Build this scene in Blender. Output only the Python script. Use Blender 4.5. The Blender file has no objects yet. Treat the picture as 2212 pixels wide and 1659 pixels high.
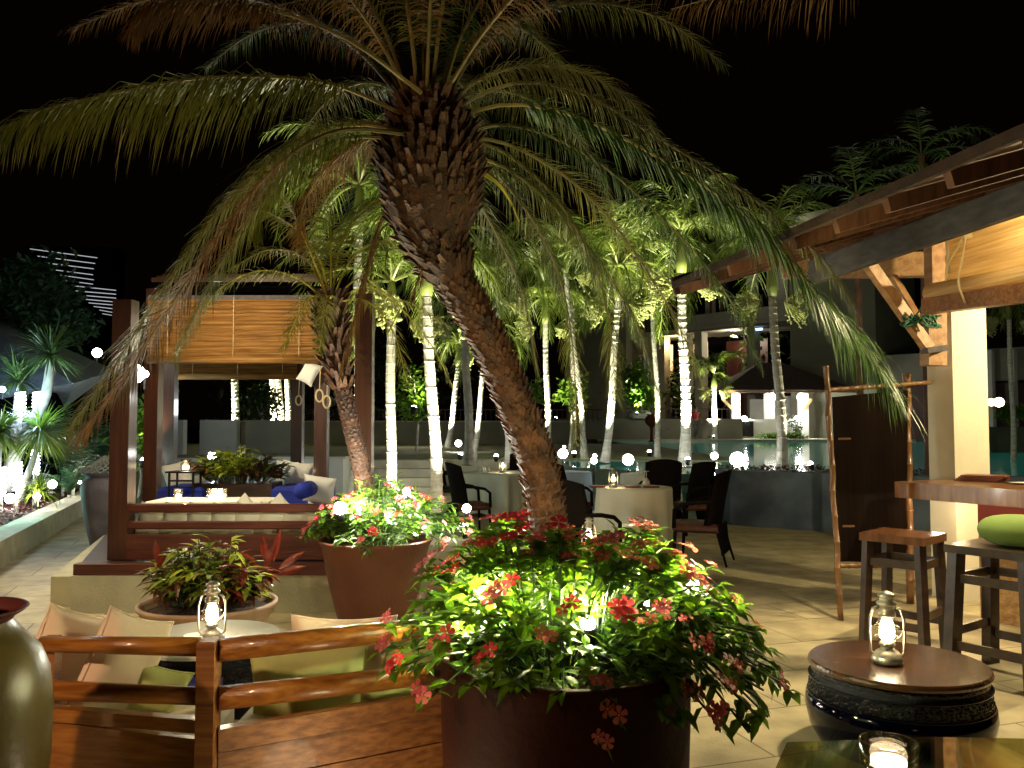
import bpy, math, random
from mathutils import Vector, Matrix, Euler
R = random.Random(7)
S = bpy.context.scene
COL = S.collection
# ---------------------------------------------------------------- camera, world, exposure
F = 1850.0; HOR = 915.0; CZ = 1.6          # focal length and horizon in a 2212 x 1659 picture
PITCH = math.atan((HOR - 829.5) / F)
cd = bpy.data.cameras.new('camera'); cam = bpy.data.objects.new('camera', cd); COL.objects.link(cam)
cd.sensor_width = 36; cd.lens = 36 * F / 2212; cd.clip_start = 0.05; cd.clip_end = 600
cam.location = (0, 0, CZ); cam.rotation_euler = (math.radians(90) + PITCH, 0, 0)
S.camera = cam
w = bpy.data.worlds.new('World'); S.world = w; w.use_nodes = True
bg = w.node_tree.nodes['Background']
bg.inputs[0].default_value = (1.0, 0.42, 0.25, 1); bg.inputs[1].default_value = 0.0006
S.view_settings.view_transform = 'Standard'; S.view_settings.look = 'None'
S.view_settings.exposure = 1.0; S.view_settings.gamma = 1
S.cycles.use_denoising = True
S.cycles.max_bounces = 5; S.cycles.diffuse_bounces = 3; S.cycles.glossy_bounces = 3
S.cycles.transparent_max_bounces = 12; S.cycles.sample_clamp_indirect = 4
S.cycles.caustics_reflective = False; S.cycles.caustics_refractive = False
S.cycles.use_light_tree = True

def Wp(u, v, d):
    """the world point seen at (u, v) at forward distance d"""
    x = (u - 1106) / F; y = (829.5 - v) / F
    c, s_ = math.cos(PITCH), math.sin(PITCH)
    k = d / (c - y * s_)
    return Vector((x * k, d, CZ + (s_ + y * c) * k))
def Gp(u, v, z=0.0):
    a = Wp(u, v, 10.0); k = (z - CZ) / (a.z - CZ)
    return Vector((a.x * k, a.y * k, z))
def lerp(a, b, t): return a + (b - a) * t

# lamps of the bar and the terrace, with fill lamps added among them
def lamp(name, loc, power, color, kind='POINT', size=0.1, aim=None, blend=0.4, angle=60, parent=None):
    l = bpy.data.lights.new(name, kind); o = bpy.data.objects.new(name, l); COL.objects.link(o)
    l.energy = power; l.color = color
    if kind == 'AREA': l.size = size
    else: l.shadow_soft_size = size
    if kind == 'SPOT': l.spot_size = math.radians(angle); l.spot_blend = blend
    o.location = Vector(loc)
    if aim is not None: o.rotation_euler = (Vector(aim) - Vector(loc)).to_track_quat('-Z', 'Y').to_euler()
    if parent:
        o.parent = parent; o.location = Vector(loc) - parent.location
    return o
WARM = (1.0, 0.66, 0.36); COOL = (0.96, 0.98, 0.95); WHITE = (1.0, 0.93, 0.62)
lamp('terrace_light', (-4.6, -1.2, 3.2), 18, (1.0, 0.50, 0.22), size=0.2)
lamp('terrace_light', (1.2, -3.0, 3.6), 7, (1.0, 0.55, 0.27), size=0.3)
lamp('bench_fill_spot', (-3.3, 0.6, 2.7), 205, (1.0, 0.62, 0.36), 'SPOT', size=0.08, aim=(-1.7, 3.6, .6), angle=58, blend=.7)  # added spot that brightens the bench and its cushions
lamp('floor_light', (-2.2, 2.3, 0.12), 5, (1.0, 0.50, 0.18), size=0.3)
lamp('floor_light', (-0.55, 3.0, 0.06), 5, (1.0, 0.80, 0.50), size=0.12)
lamp('pergola_fill', (-3.2, 9.3, 2.5), 32, (1.0, 0.85, 0.58), size=0.1)  # added lamp without fixture, lifts the planter and cushions
lamp('bar_light', (3.42, 6.0, 3.12), 14, (1.0, 0.80, 0.42), size=0.04)
lamp('terrace_light', (-3.6, 8.3, 3.5), 62, (1.0, 0.74, 0.34), 'SPOT', size=0.1, aim=(-3.45, 10.5, 2.75), angle=110, blend=.8)  # added spot that brightens the pergola blind
lamp('terrace_light', (-6.4, 7.0, 3.6), 330, (1.0, 0.78, 0.44), 'SPOT', size=0.15, aim=(-4.6, 7.2, 0), angle=105, blend=.9)
lamp('terrace_light', (-3.6, 4.6, 3.4), 105, (1.0, 0.80, 0.46), 'SPOT', size=0.15, aim=(-3.4, 6.6, 0), angle=80, blend=.9)
lamp('terrace_light', (3.2, 9.6, 3.4), 13, (1.0, 0.85, 0.50), size=0.2)
lamp('bar_light', (5.15, 6.5, 2.78), 200, (1.0, 0.82, 0.44), size=0.06)
lamp('bar_light', (2.9, 5.5, 3.05), 250, (1.0, 0.80, 0.46), 'SPOT', size=0.05, aim=(2.5, 5.2, 0), angle=100, blend=0.7)

# ---------------------------------------------------------------- materials
M = {}
def mat(key, col, rough=0.6, metal=0.0, var=0.0, scale=8.0, bump=0.0, bscale=40.0, trans=0.0, coat=0.0,
        emit=None, estr=0.0, stretch=None, col2=None, spec=0.5, contrast=(0.3, 0.7)):
    m = bpy.data.materials.new(key); m.use_nodes = True; nt = m.node_tree; N = nt.nodes; L = nt.links
    b = N['Principled BSDF']; b.inputs['Base Color'].default_value = (*col, 1)
    b.inputs['Roughness'].default_value = rough; b.inputs['Metallic'].default_value = metal
    b.inputs['Specular IOR Level'].default_value = spec
    if coat: b.inputs['Coat Weight'].default_value = coat; b.inputs['Coat Roughness'].default_value = 0.08
    tc = N.new('ShaderNodeTexCoord'); mp = N.new('ShaderNodeMapping'); L.new(tc.outputs['Object'], mp.inputs[0])
    if stretch: mp.inputs['Scale'].default_value = stretch
    colsock = None
    if var or col2:
        n = N.new('ShaderNodeTexNoise'); n.inputs['Scale'].default_value = scale; n.inputs['Detail'].default_value = 5
        L.new(mp.outputs[0], n.inputs[0])
        r = N.new('ShaderNodeValToRGB'); L.new(n.outputs[0], r.inputs[0])
        r.color_ramp.elements[0].position = contrast[0]; r.color_ramp.elements[1].position = contrast[1]
        if col2: a, c = col, col2
        else: a = tuple(x * (1 - var) for x in col); c = tuple(min(1, x * (1 + var)) for x in col)
        r.color_ramp.elements[0].color = (*a, 1); r.color_ramp.elements[1].color = (*c, 1)
        L.new(r.outputs[0], b.inputs['Base Color']); colsock = r.outputs[0]
    if bump:
        n2 = N.new('ShaderNodeTexNoise'); n2.inputs['Scale'].default_value = bscale; n2.inputs['Detail'].default_value = 4
        L.new(mp.outputs[0], n2.inputs[0]); bp = N.new('ShaderNodeBump'); bp.inputs['Strength'].default_value = bump
        bp.inputs['Distance'].default_value = 0.02
        L.new(n2.outputs[0], bp.inputs['Height']); L.new(bp.outputs[0], b.inputs['Normal'])
    if emit: b.inputs['Emission Color'].default_value = (*emit, 1); b.inputs['Emission Strength'].default_value = estr
    if trans:
        t = N.new('ShaderNodeBsdfTranslucent'); mx = N.new('ShaderNodeMixShader'); mx.inputs[0].default_value = trans
        if colsock: L.new(colsock, t.inputs[0])
        else: t.inputs[0].default_value = (*col, 1)
        L.new(b.outputs[0], mx.inputs[1]); L.new(t.outputs[0], mx.inputs[2])
        L.new(mx.outputs[0], N['Material Output'].inputs[0])
    M[key] = m; return m
def glassmat(key, tint=(1, 1, 1), gloss=0.12, rough=0.02):
    m = bpy.data.materials.new(key); m.use_nodes = True; N = m.node_tree.nodes; L = m.node_tree.links
    N.remove(N['Principled BSDF'])
    t = N.new('ShaderNodeBsdfTransparent'); t.inputs[0].default_value = (*tint, 1)
    g = N.new('ShaderNodeBsdfGlossy'); g.inputs['Roughness'].default_value = rough
    lw = N.new('ShaderNodeLayerWeight'); lw.inputs[0].default_value = 0.25
    ma = N.new('ShaderNodeMath'); ma.operation = 'MULTIPLY_ADD'; ma.inputs[1].default_value = 0.6; ma.inputs[2].default_value = gloss
    L.new(lw.outputs['Facing'], ma.inputs[0])
    mx = N.new('ShaderNodeMixShader'); L.new(ma.outputs[0], mx.inputs[0]); L.new(t.outputs[0], mx.inputs[1]); L.new(g.outputs[0], mx.inputs[2])
    L.new(mx.outputs[0], N['Material Output'].inputs[0]); M[key] = m
def woodmat(key, c1, c2, rough=0.35, coat=0.3, stretch=(1.2, 1.2, 14), scale=3.0):
    mat(key, c1, rough, col2=c2, scale=scale, stretch=stretch, coat=coat, bump=0.15, bscale=8, contrast=(0.35, 0.65))
def emat(key, col, s):
    m = bpy.data.materials.new(key); m.use_nodes = True; N = m.node_tree.nodes
    b = N['Principled BSDF']; b.inputs['Base Color'].default_value = (0.8, 0.8, 0.8, 1)
    b.inputs['Emission Color'].default_value = (*col, 1); b.inputs['Emission Strength'].default_value = s; M[key] = m

mat('green_dark', (0.035, 0.075, 0.012), 0.4, var=0.5, scale=6, trans=0.3)
mat('frond', (0.04, 0.06, 0.006), 0.36, spec=0.6, col2=(0.15, 0.15, 0.02), scale=2.2, trans=0.3)
mat('frond_dry', (0.07, 0.032, 0.007), 0.55, col2=(0.19, 0.095, 0.022), scale=2.5, trans=0.3)
mat('frond_yellow', (0.14, 0.15, 0.025), 0.4, col2=(0.26, 0.24, 0.06), scale=3, trans=0.35)
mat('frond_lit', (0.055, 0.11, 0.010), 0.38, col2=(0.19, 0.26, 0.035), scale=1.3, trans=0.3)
mat('frond_teal', (0.025, 0.08, 0.045), 0.4, col2=(0.07, 0.16, 0.07), scale=2, trans=0.3)
mat('rachis', (0.16, 0.13, 0.05), 0.4, var=0.3, scale=5)
mat('rachis_yellow', (0.45, 0.42, 0.06), 0.4, var=0.2, scale=5)
mat('boots', (0.020, 0.007, 0.003), 0.6, col2=(0.13, 0.05, 0.016), scale=9, bump=0.6, bscale=60)
mat('boots_light', (0.06, 0.028, 0.010), 0.65, col2=(0.28, 0.15, 0.06), scale=14, bump=0.5, bscale=60)
mat('trunk_pale', (0.42, 0.42, 0.36), 0.7, col2=(0.68, 0.68, 0.60), scale=5, bump=0.5, bscale=30, stretch=(1, 1, 5))
mat('trunk_grey', (0.20, 0.19, 0.16), 0.75, col2=(0.38, 0.36, 0.30), scale=6, bump=0.5, bscale=30)
mat('crownshaft', (0.17, 0.21, 0.05), 0.45, var=0.3, scale=3)
mat('seeds', (0.30, 0.34, 0.12), 0.6, var=0.4, scale=5)
mat('leaf', (0.035, 0.11, 0.006), 0.34, col2=(0.17, 0.31, 0.012), scale=9, trans=0.48)
mat('leaf_small', (0.04, 0.13, 0.010), 0.35, col2=(0.18, 0.30, 0.03), scale=9, trans=0.4)
mat('stem', (0.03, 0.06, 0.012), 0.5, var=0.3)
mat('petal_red', (0.42, 0.012, 0.025), 0.5, col2=(0.62, 0.04, 0.06), scale=12, trans=0.3)
mat('petal_pink', (0.55, 0.06, 0.10), 0.5, col2=(0.72, 0.16, 0.17), scale=12, trans=0.3)
mat('petal_coral', (0.60, 0.11, 0.08), 0.5, col2=(0.74, 0.22, 0.15), scale=12, trans=0.3)
mat('flower_eye', (0.75, 0.62, 0.40), 0.5)
mat('croton_green', (0.05, 0.12, 0.012), 0.3, col2=(0.28, 0.32, 0.05), scale=14, trans=0.25)
mat('croton_red', (0.07, 0.008, 0.007), 0.3, col2=(0.22, 0.03, 0.013), scale=14, trans=0.25)
mat('croton_brown', (0.04, 0.018, 0.010), 0.3, col2=(0.17, 0.07, 0.03), scale=14, trans=0.2)
mat('croton_yellow', (0.20, 0.30, 0.02), 0.35, col2=(0.55, 0.60, 0.08), scale=14, trans=0.3)
mat('redleaf', (0.05, 0.012, 0.012), 0.5, col2=(0.15, 0.03, 0.025), scale=14, trans=0.2)
woodmat('wood_red', (0.032, 0.008, 0.004), (0.062, 0.017, 0.008), 0.42, 0.25, (9, 9, 0.7))
woodmat('wood_red_h', (0.055, 0.010, 0.006), (0.10, 0.021, 0.011), 0.45, 0.2, (0.8, 9, 9))
woodmat('wood_bench', (0.15, 0.052, 0.012), (0.30, 0.125, 0.034), 0.5, 0.1, (.35, 12, 16))
woodmat('wood_rail', (0.20, 0.070, 0.010), (0.36, 0.15, 0.022), 0.36, 0.3, (.35, 12, 16))
woodmat('wood_beam', (0.26, 0.13, 0.055), (0.42, 0.24, 0.11), 0.55, 0.0, (6, 1, 6))
woodmat('wood_dark', (0.018, 0.009, 0.006), (0.045, 0.021, 0.012), 0.4, 0.3, (1.5, 6, 6))
woodmat('wood_roof', (0.06, 0.022, 0.010), (0.13, 0.05, 0.022), 0.7, 0.0, (8, 1, 1))
woodmat('wood_grey', (0.055, 0.050, 0.055), (0.10, 0.09, 0.095), 0.7, 0.0, (6, 1, 6))
woodmat('wood_counter', (0.20, 0.085, 0.03), (0.34, 0.16, 0.06), 0.28, 0.5, (1, 8, 1))
woodmat('wood_stool', (0.09, 0.034, 0.013), (0.17, 0.07, 0.027), 0.22, 0.7, (1, 8, 1))
woodmat('wood_drumtop', (0.038, 0.015, 0.006), (0.085, 0.036, 0.014), 0.26, 0.35, (1, 9, 1))
mat('bamboo', (0.10, 0.042, 0.012), 0.45, col2=(0.20, 0.095, 0.03), scale=5, coat=0.3)
mat('roof_pale', (0.26, 0.32, 0.36), 0.9, col2=(0.40, 0.46, 0.50), scale=3, bump=0.8, bscale=30)
mat('roof_brown', (0.018, 0.008, 0.005), 0.9, col2=(0.045, 0.020, 0.012), scale=4, bump=0.8, bscale=20)
mat('plaster', (0.66, 0.62, 0.50), 0.85, var=0.07, scale=3, bump=0.25, bscale=120)
mat('plaster_far', (0.25, 0.24, 0.19), 0.9, var=0.15, scale=0.8, bump=0.2, bscale=20)
mat('plaster_olive', (0.17, 0.17, 0.12), 0.9, var=0.15, scale=0.6)
mat('wall_white', (0.50, 0.51, 0.46), 0.85, var=0.12, scale=1.2)
mat('wall_red', (0.42, 0.055, 0.04), 0.6, var=0.15, scale=3)
mat('stone_orange', (0.30, 0.16, 0.06), 0.9, col2=(0.55, 0.34, 0.15), scale=14, bump=1.0, bscale=28)
mat('ledge', (0.46, 0.43, 0.32), 0.8, var=0.15, scale=4, bump=0.25, bscale=50)
mat('plinth', (0.42, 0.40, 0.29), 0.85, var=0.14, scale=4, bump=0.3, bscale=60)
mat('kerb', (0.44, 0.42, 0.31), 0.7, var=0.2, scale=5, bump=0.3, bscale=60)
mat('soil', (0.035, 0.022, 0.014), 0.95, var=0.5, scale=30, bump=1.0, bscale=60)
mat('soil_rim', (0.20, 0.20, 0.06), 0.9, var=0.4, scale=30, bump=1.0, bscale=60)
mat('pot_red', (0.070, 0.019, 0.008), 0.55, col2=(0.11, 0.034, 0.014), scale=3, bump=0.2, bscale=50)
mat('pot_red_shaded', (0.018, 0.004, 0.002), 0.7, col2=(0.042, 0.010, 0.005), scale=3, bump=0.15, bscale=30, spec=0.15)  # darker copy of the pot red; lack of light put into the colour
mat('boots_dark', (0.018, 0.007, 0.003), 0.7, col2=(0.075, 0.028, 0.010), scale=12, bump=0.6, bscale=60)
mat('pot_bowl', (0.28, 0.17, 0.11), 0.6, col2=(0.40, 0.27, 0.18), scale=5, bump=0.2, bscale=60)
mat('jar_grey', (0.07, 0.07, 0.105), 0.65, col2=(0.13, 0.125, 0.16), scale=5, spec=0.3, bump=0.2, bscale=30)
mat('jar_olive', (0.040, 0.020, 0.005), 0.36, col2=(0.12, 0.095, 0.022), scale=3, spec=0.4, bump=0.2, bscale=14)
mat('jar_inside', (0.07, 0.010, 0.008), 0.6, spec=0.3, var=0.2)
mat('drum_glaze', (0.001, 0.0015, 0.008), 0.07, var=0.5, scale=5, spec=0.28)
mat('drum_relief', (0.0015, 0.002, 0.006), 0.12, bump=1.0, bscale=55, spec=0.4)
mat('fabric_cream', (0.62, 0.57, 0.40), 0.9, var=0.06, scale=5, bump=0.15, bscale=300)
mat('fabric_pink', (0.80, 0.66, 0.50), 0.9, var=0.08, scale=5, bump=0.2, bscale=12)
mat('fabric_lime', (0.56, 0.62, 0.24), 0.9, var=0.10, scale=5, bump=0.2, bscale=12)
mat('fabric_green', (0.13, 0.20, 0.04), 0.9, var=0.08, scale=5, bump=0.2, bscale=250)
mat('fabric_white', (0.80, 0.80, 0.76), 0.9, var=0.04, scale=5, bump=0.15, bscale=14)
mat('fabric_blue', (0.012, 0.03, 0.34), 0.8, var=0.2, scale=5)
mat('fabric_gray', (0.22, 0.24, 0.25), 0.9, var=0.2, scale=9)
mat('cloth', (0.82, 0.79, 0.66), 0.85, var=0.05, scale=4)
mat('cloth_blue', (0.30, 0.42, 0.62), 0.85, var=0.05, scale=4)
mat('wicker', (0.005, 0.003, 0.002), 0.8, spec=0.1, var=0.4, scale=40, bump=0.6, bscale=90)
mat('wicker_red', (0.06, 0.014, 0.008), 0.6, var=0.3, scale=20, bump=0.4, bscale=80)
mat('black', (0.006, 0.006, 0.007), 0.7)
mat('void', (0.003, 0.003, 0.004), 1.0, spec=0.0)
mat('screen_cloth', (0.006, 0.003, 0.002), 0.95, spec=0.05, var=0.25, scale=4)
mat('metal_black', (0.02, 0.02, 0.02), 0.4, metal=0.6)
mat('metal_lantern', (0.42, 0.40, 0.33), 0.35, metal=0.75, var=0.3, scale=20)
mat('table_top_white', (0.66, 0.68, 0.60), 0.22, var=0.04, scale=5, coat=0.4)
mat('ceramic', (0.75, 0.73, 0.68), 0.3, var=0.03)
mat('menu', (0.20, 0.05, 0.02), 0.5, var=0.2)
mat('rope', (0.62, 0.50, 0.28), 0.8, var=0.2)
mat('rope_green', (0.01, 0.10, 0.05), 0.6, var=0.3)
mat('rail_brown', (0.07, 0.03, 0.018), 0.6, var=0.2)
mat('door_red', (0.045, 0.010, 0.006), 0.5, var=0.3, scale=2)
mat('wall_bluelit', (0.03, 0.045, 0.08), 0.85, col2=(0.11, 0.15, 0.21), scale=1.8, bump=0.3, bscale=30)  # blue light falling on the pool wall is put into its colour
mat('shirt_red', (0.40, 0.012, 0.014), 0.8)
mat('trousers', (0.10, 0.10, 0.11), 0.8)
mat('skin', (0.36, 0.19, 0.12), 0.6)
mat('hair', (0.01, 0.008, 0.006), 0.6)
mat('urn', (0.24, 0.05, 0.025), 0.6, var=0.3)
glassmat('glass', (0.97, 0.97, 0.94)); glassmat('glass_table', (0.62, 0.66, 0.36), 0.06, 0.03)
mat('spiky', (0.02, 0.055, 0.012), 0.4, col2=(0.09, 0.16, 0.03), scale=2, trans=0.2)
emat('flame', (1.0, 0.80, 0.48), 30); emat('bulb', (1.0, 0.97, 0.88), 22); emat('bulb_cool', (0.80, 0.86, 1.0), 9)
emat('candle_glow', (1.0, 0.72, 0.42), 9); emat('window_warm', (1.0, 0.62, 0.22), 0.55)
emat('strip_white', (0.9, 0.92, 1.0), 0.24); emat('strip_blue', (0.3, 0.5, 1.0), 2.5); emat('window_dim', (1.0, 0.70, 0.4), 0.10)

def blindmat(key, c1, c2, sc):
    m = mat(key, c1, 0.6, col2=c2, scale=2.0, stretch=(1.0, 1.0, 22), trans=0.35, contrast=(0.3, 0.72))
    N = m.node_tree.nodes; L = m.node_tree.links
    tc = N.new('ShaderNodeTexCoord'); wv = N.new('ShaderNodeTexWave'); wv.bands_direction = 'Z'
    wv.inputs['Scale'].default_value = sc; wv.inputs['Distortion'].default_value = 0.4
    L.new(tc.outputs['Object'], wv.inputs[0]); bp = N.new('ShaderNodeBump'); bp.inputs['Strength'].default_value = 0.4
    bp.inputs['Distance'].default_value = 0.006; L.new(wv.outputs[0], bp.inputs['Height'])
    L.new(bp.outputs[0], N['Principled BSDF'].inputs['Normal'])
blindmat('blind', (0.20, 0.085, 0.018), (0.52, 0.27, 0.07), 13)
blindmat('blind_pale', (0.55, 0.36, 0.13), (0.80, 0.60, 0.30), 13)

def pavingmat():
    m = bpy.data.materials.new('paving'); m.use_nodes = True; N = m.node_tree.nodes; L = m.node_tree.links; b = N['Principled BSDF']
    tc = N.new('ShaderNodeTexCoord'); mp = N.new('ShaderNodeMapping'); L.new(tc.outputs['Object'], mp.inputs[0])
    mp.inputs['Rotation'].default_value = (0, 0, math.radians(-18))
    br = N.new('ShaderNodeTexBrick'); L.new(mp.outputs[0], br.inputs[0])
    br.inputs['Color1'].default_value = (0.52, 0.45, 0.29, 1); br.inputs['Color2'].default_value = (0.42, 0.36, 0.23, 1)
    br.inputs['Mortar'].default_value = (0.17, 0.14, 0.085, 1); br.inputs['Scale'].default_value = 1.0
    br.inputs['Mortar Size'].default_value = 0.006; br.inputs['Brick Width'].default_value = 1.0; br.inputs['Row Height'].default_value = 0.6
    n = N.new('ShaderNodeTexNoise'); n.inputs['Scale'].default_value = 3.5; n.inputs['Detail'].default_value = 6; L.new(tc.outputs['Object'], n.inputs[0])
    rr = N.new('ShaderNodeValToRGB'); L.new(n.outputs[0], rr.inputs[0]); rr.color_ramp.elements[0].color = (0.55, 0.54, 0.50, 1)
    rr.color_ramp.elements[1].color = (1.1, 1.08, 1.0, 1); rr.color_ramp.elements[0].position = 0.3; rr.color_ramp.elements[1].position = 0.7
    mx = N.new('ShaderNodeMix'); mx.data_type = 'RGBA'; mx.blend_type = 'MULTIPLY'; mx.inputs[0].default_value = 1
    L.new(br.outputs[0], mx.inputs[6]); L.new(rr.outputs[0], mx.inputs[7]); L.new(mx.outputs[2], b.inputs['Base Color'])
    b.inputs['Roughness'].default_value = 0.62
    n2 = N.new('ShaderNodeTexNoise'); n2.inputs['Scale'].default_value = 60; L.new(tc.outputs['Object'], n2.inputs[0])
    bp = N.new('ShaderNodeBump'); bp.inputs['Strength'].default_value = 0.25; bp.inputs['Distance'].default_value = 0.01
    L.new(n2.outputs[0], bp.inputs['Height']); L.new(bp.outputs[0], b.inputs['Normal']); M['paving'] = m
pavingmat()
def watermat():
    m = mat('water', (0.004, 0.035, 0.030), 0.05, spec=0.9)
    N = m.node_tree.nodes; L = m.node_tree.links
    tc = N.new('ShaderNodeTexCoord'); n = N.new('ShaderNodeTexNoise'); n.inputs['Scale'].default_value = 2.2; n.inputs['Detail'].default_value = 3
    L.new(tc.outputs['Object'], n.inputs[0]); bp = N.new('ShaderNodeBump'); bp.inputs['Strength'].default_value = 0.10; bp.inputs['Distance'].default_value = 0.02
    L.new(n.outputs[0], bp.inputs['Height']); L.new(bp.outputs[0], N['Principled BSDF'].inputs['Normal'])
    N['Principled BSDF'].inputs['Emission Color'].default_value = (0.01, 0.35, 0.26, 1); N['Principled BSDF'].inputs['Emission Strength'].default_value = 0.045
watermat()

# ---------------------------------------------------------------- mesh builder
class MB:
    def __init__(s): s.v = []; s.f = []
    def add(s, vs, fs):
        k = len(s.v); s.v += [Vector(x) for x in vs]; s.f += [tuple(i + k for i in f) for f in fs]; return s
    def box(s, c, sz, rot=0.0, bev=0.0):
        hx, hy, hz = sz[0] / 2, sz[1] / 2, sz[2] / 2; ca, sa = math.cos(rot), math.sin(rot)
        def P(x, y, z): return (c[0] + x * ca - y * sa, c[1] + x * sa + y * ca, c[2] + z)
        if bev:
            b = min(bev, hx * .9, hy * .9, hz * .9); vs = []
            for z, i in ((-hz, b), (-hz + b, 0), (hz - b, 0), (hz, b)):
                vs += [P(-hx + i, -hy + i, z), P(hx - i, -hy + i, z), P(hx - i, hy - i, z), P(-hx + i, hy - i, z)]
            fs = [(3, 2, 1, 0), (12, 13, 14, 15)]
            for r in range(3):
                for k in range(4): a = r * 4 + k; d = r * 4 + (k + 1) % 4; fs.append((a, d, d + 4, a + 4))
            return s.add(vs, fs)
        vs = [P(x, y, z) for z in (-hz, hz) for x, y in ((-hx, -hy), (hx, -hy), (hx, hy), (-hx, hy))]
        return s.add(vs, [(3, 2, 1, 0), (4, 5, 6, 7), (0, 1, 5, 4), (1, 2, 6, 5), (2, 3, 7, 6), (3, 0, 4, 7)])
    def beam(s, a, b, wd, ht, up=(0, 0, 1)):
        a, b = Vector(a), Vector(b); t = (b - a).normalized(); u = Vector(up)
        sd = t.cross(u)
        if sd.length < 1e-4: sd = t.cross(Vector((0, 1, 0)))
        sd.normalize(); u = sd.cross(t).normalized(); vs = []
        for p in (a, b):
            for x, y in ((-1, -1), (1, -1), (1, 1), (-1, 1)): vs.append(p + sd * x * wd / 2 + u * y * ht / 2)
        return s.add(vs, [(3, 2, 1, 0), (4, 5, 6, 7), (0, 1, 5, 4), (1, 2, 6, 5), (2, 3, 7, 6), (3, 0, 4, 7)])
    def tube(s, path, rad, n=8, cap=True):
        path = [Vector(p) for p in path]; k = len(path)
        if not isinstance(rad, (list, tuple)): rad = [rad] * k
        base = len(s.v); ref = Vector((0.13, 0.21, 0.97))
        for i, p in enumerate(path):
            t = (path[min(i + 1, k - 1)] - path[max(i - 1, 0)])
            t = t.normalized() if t.length > 1e-7 else Vector((0, 0, 1))
            if abs(t.dot(ref)) > .96 and i == 0: ref = Vector((0.97, 0.13, 0.2))
            x = (ref - t * ref.dot(t)).normalized(); y = t.cross(x)
            for j in range(n):
                a = 2 * math.pi * j / n; s.v.append(p + (x * math.cos(a) + y * math.sin(a)) * rad[i])
            ref = x
        for i in range(k - 1):
            for j in range(n):
                a = base + i * n + j; b = base + i * n + (j + 1) % n; s.f.append((a, b, b + n, a + n))
        if cap:
            s.f.append(tuple(base + j for j in reversed(range(n)))); s.f.append(tuple(base + (k - 1) * n + j for j in range(n)))
        return s
    def lathe(s, prof, c=(0, 0, 0), n=40, sx=1.0, sy=1.0):
        base = len(s.v)
        for r, z in prof:
            for j in range(n):
                a = 2 * math.pi * j / n; s.v.append(Vector((c[0] + r * math.cos(a) * sx, c[1] + r * math.sin(a) * sy, c[2] + z)))
        for i in range(len(prof) - 1):
            for j in range(n):
                a = base + i * n + j; b = base + i * n + (j + 1) % n; s.f.append((a, b, b + n, a + n))
        if prof[0][0] > 1e-5: s.f.append(tuple(base + j for j in reversed(range(n))))
        if prof[-1][0] > 1e-5: s.f.append(tuple(base + (len(prof) - 1) * n + j for j in range(n)))
        return s
    def prism(s, pts, z0, z1):
        n = len(pts); area = sum(pts[i][0] * pts[(i + 1) % n][1] - pts[(i + 1) % n][0] * pts[i][1] for i in range(n))
        if area < 0: pts = pts[::-1]
        vs = [(p[0], p[1], z0) for p in pts] + [(p[0], p[1], z1) for p in pts]
        fs = [tuple(reversed(range(n))), tuple(range(n, 2 * n))] + [(i, (i + 1) % n, (i + 1) % n + n, i + n) for i in range(n)]
        return s.add(vs, fs)
    def slab(s, pts, th):
        """a plane polygon in space given a thickness downwards"""
        n = len(pts); pts = [Vector(p) for p in pts]
        nm = (pts[1] - pts[0]).cross(pts[2] - pts[0]).normalized()
        if nm.z < 0: nm = -nm; pts = pts[::-1]
        vs = [p - nm * th for p in pts] + pts
        return s.add(vs, [tuple(reversed(range(n))), tuple(range(n, 2 * n))] + [(i, (i + 1) % n, (i + 1) % n + n, i + n) for i in range(n)])
    def wall(s, a, b, z0, z1, th):
        a = Vector((a[0], a[1])); b = Vector((b[0], b[1])); t = (b - a).normalized(); nn = Vector((-t.y, t.x)) * th
        return s.prism([a, b, b + nn, a + nn], z0, z1)
    def sphere(s, c, r, n=10, sq=(1, 1, 1)):
        m = max(4, n // 2); prof = [(max(1e-6, r * math.sin(math.pi * i / m)), -r * math.cos(math.pi * i / m) * sq[2]) for i in range(m + 1)]
        return s.lathe(prof, c, n, sq[0], sq[1])
    def leaf(s, p, d, up, L, wd, curl=0.25, fold=0.15):
        d = d.normalized(); sd = d.cross(up)
        if sd.length < 1e-3: sd = d.cross(Vector((1, 0.3, 0)))
        sd.normalize(); nn = sd.cross(d).normalized(); k = len(s.v)
        def P(t, x): return p + d * (L * t) - nn * (curl * L * t * t) + sd * (wd * x) + nn * (abs(x) * fold * wd * 2)
        s.v += [P(0, 0), P(.3, -.42), P(.3, 0), P(.3, .42), P(.62, -.4), P(.62, 0), P(.62, .4), P(1, 0)]
        s.f += [(k, k + 1, k + 2), (k, k + 2, k + 3), (k + 1, k + 4, k + 5, k + 2), (k + 2, k + 5, k + 6, k + 3), (k + 4, k + 7, k + 5), (k + 5, k + 7, k + 6)]
    def blade(s, p, d, g, L, wd, wdir, n=3):
        """a long narrow leaflet that droops by g"""
        k = len(s.v); d = d.normalized(); q = p.copy()
        for i in range(n + 1):
            t = i / n; ww = wd * (0.55 + 0.9 * t) if t < .45 else wd * (1.05 - t) * 1.75
            if i == n: s.v.append(q.copy())
            else: s.v += [q - wdir * ww / 2, q + wdir * ww / 2]
            dd = (d + Vector((0, 0, -1)) * g * (t + .15) * 1.6).normalized(); q = q + dd * L / n
        for i in range(n - 1): a = k + 2 * i; s.f.append((a, a + 1, a + 3, a + 2))
        s.f.append((k + 2 * n - 2, k + 2 * n - 1, k + 2 * n))
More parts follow.
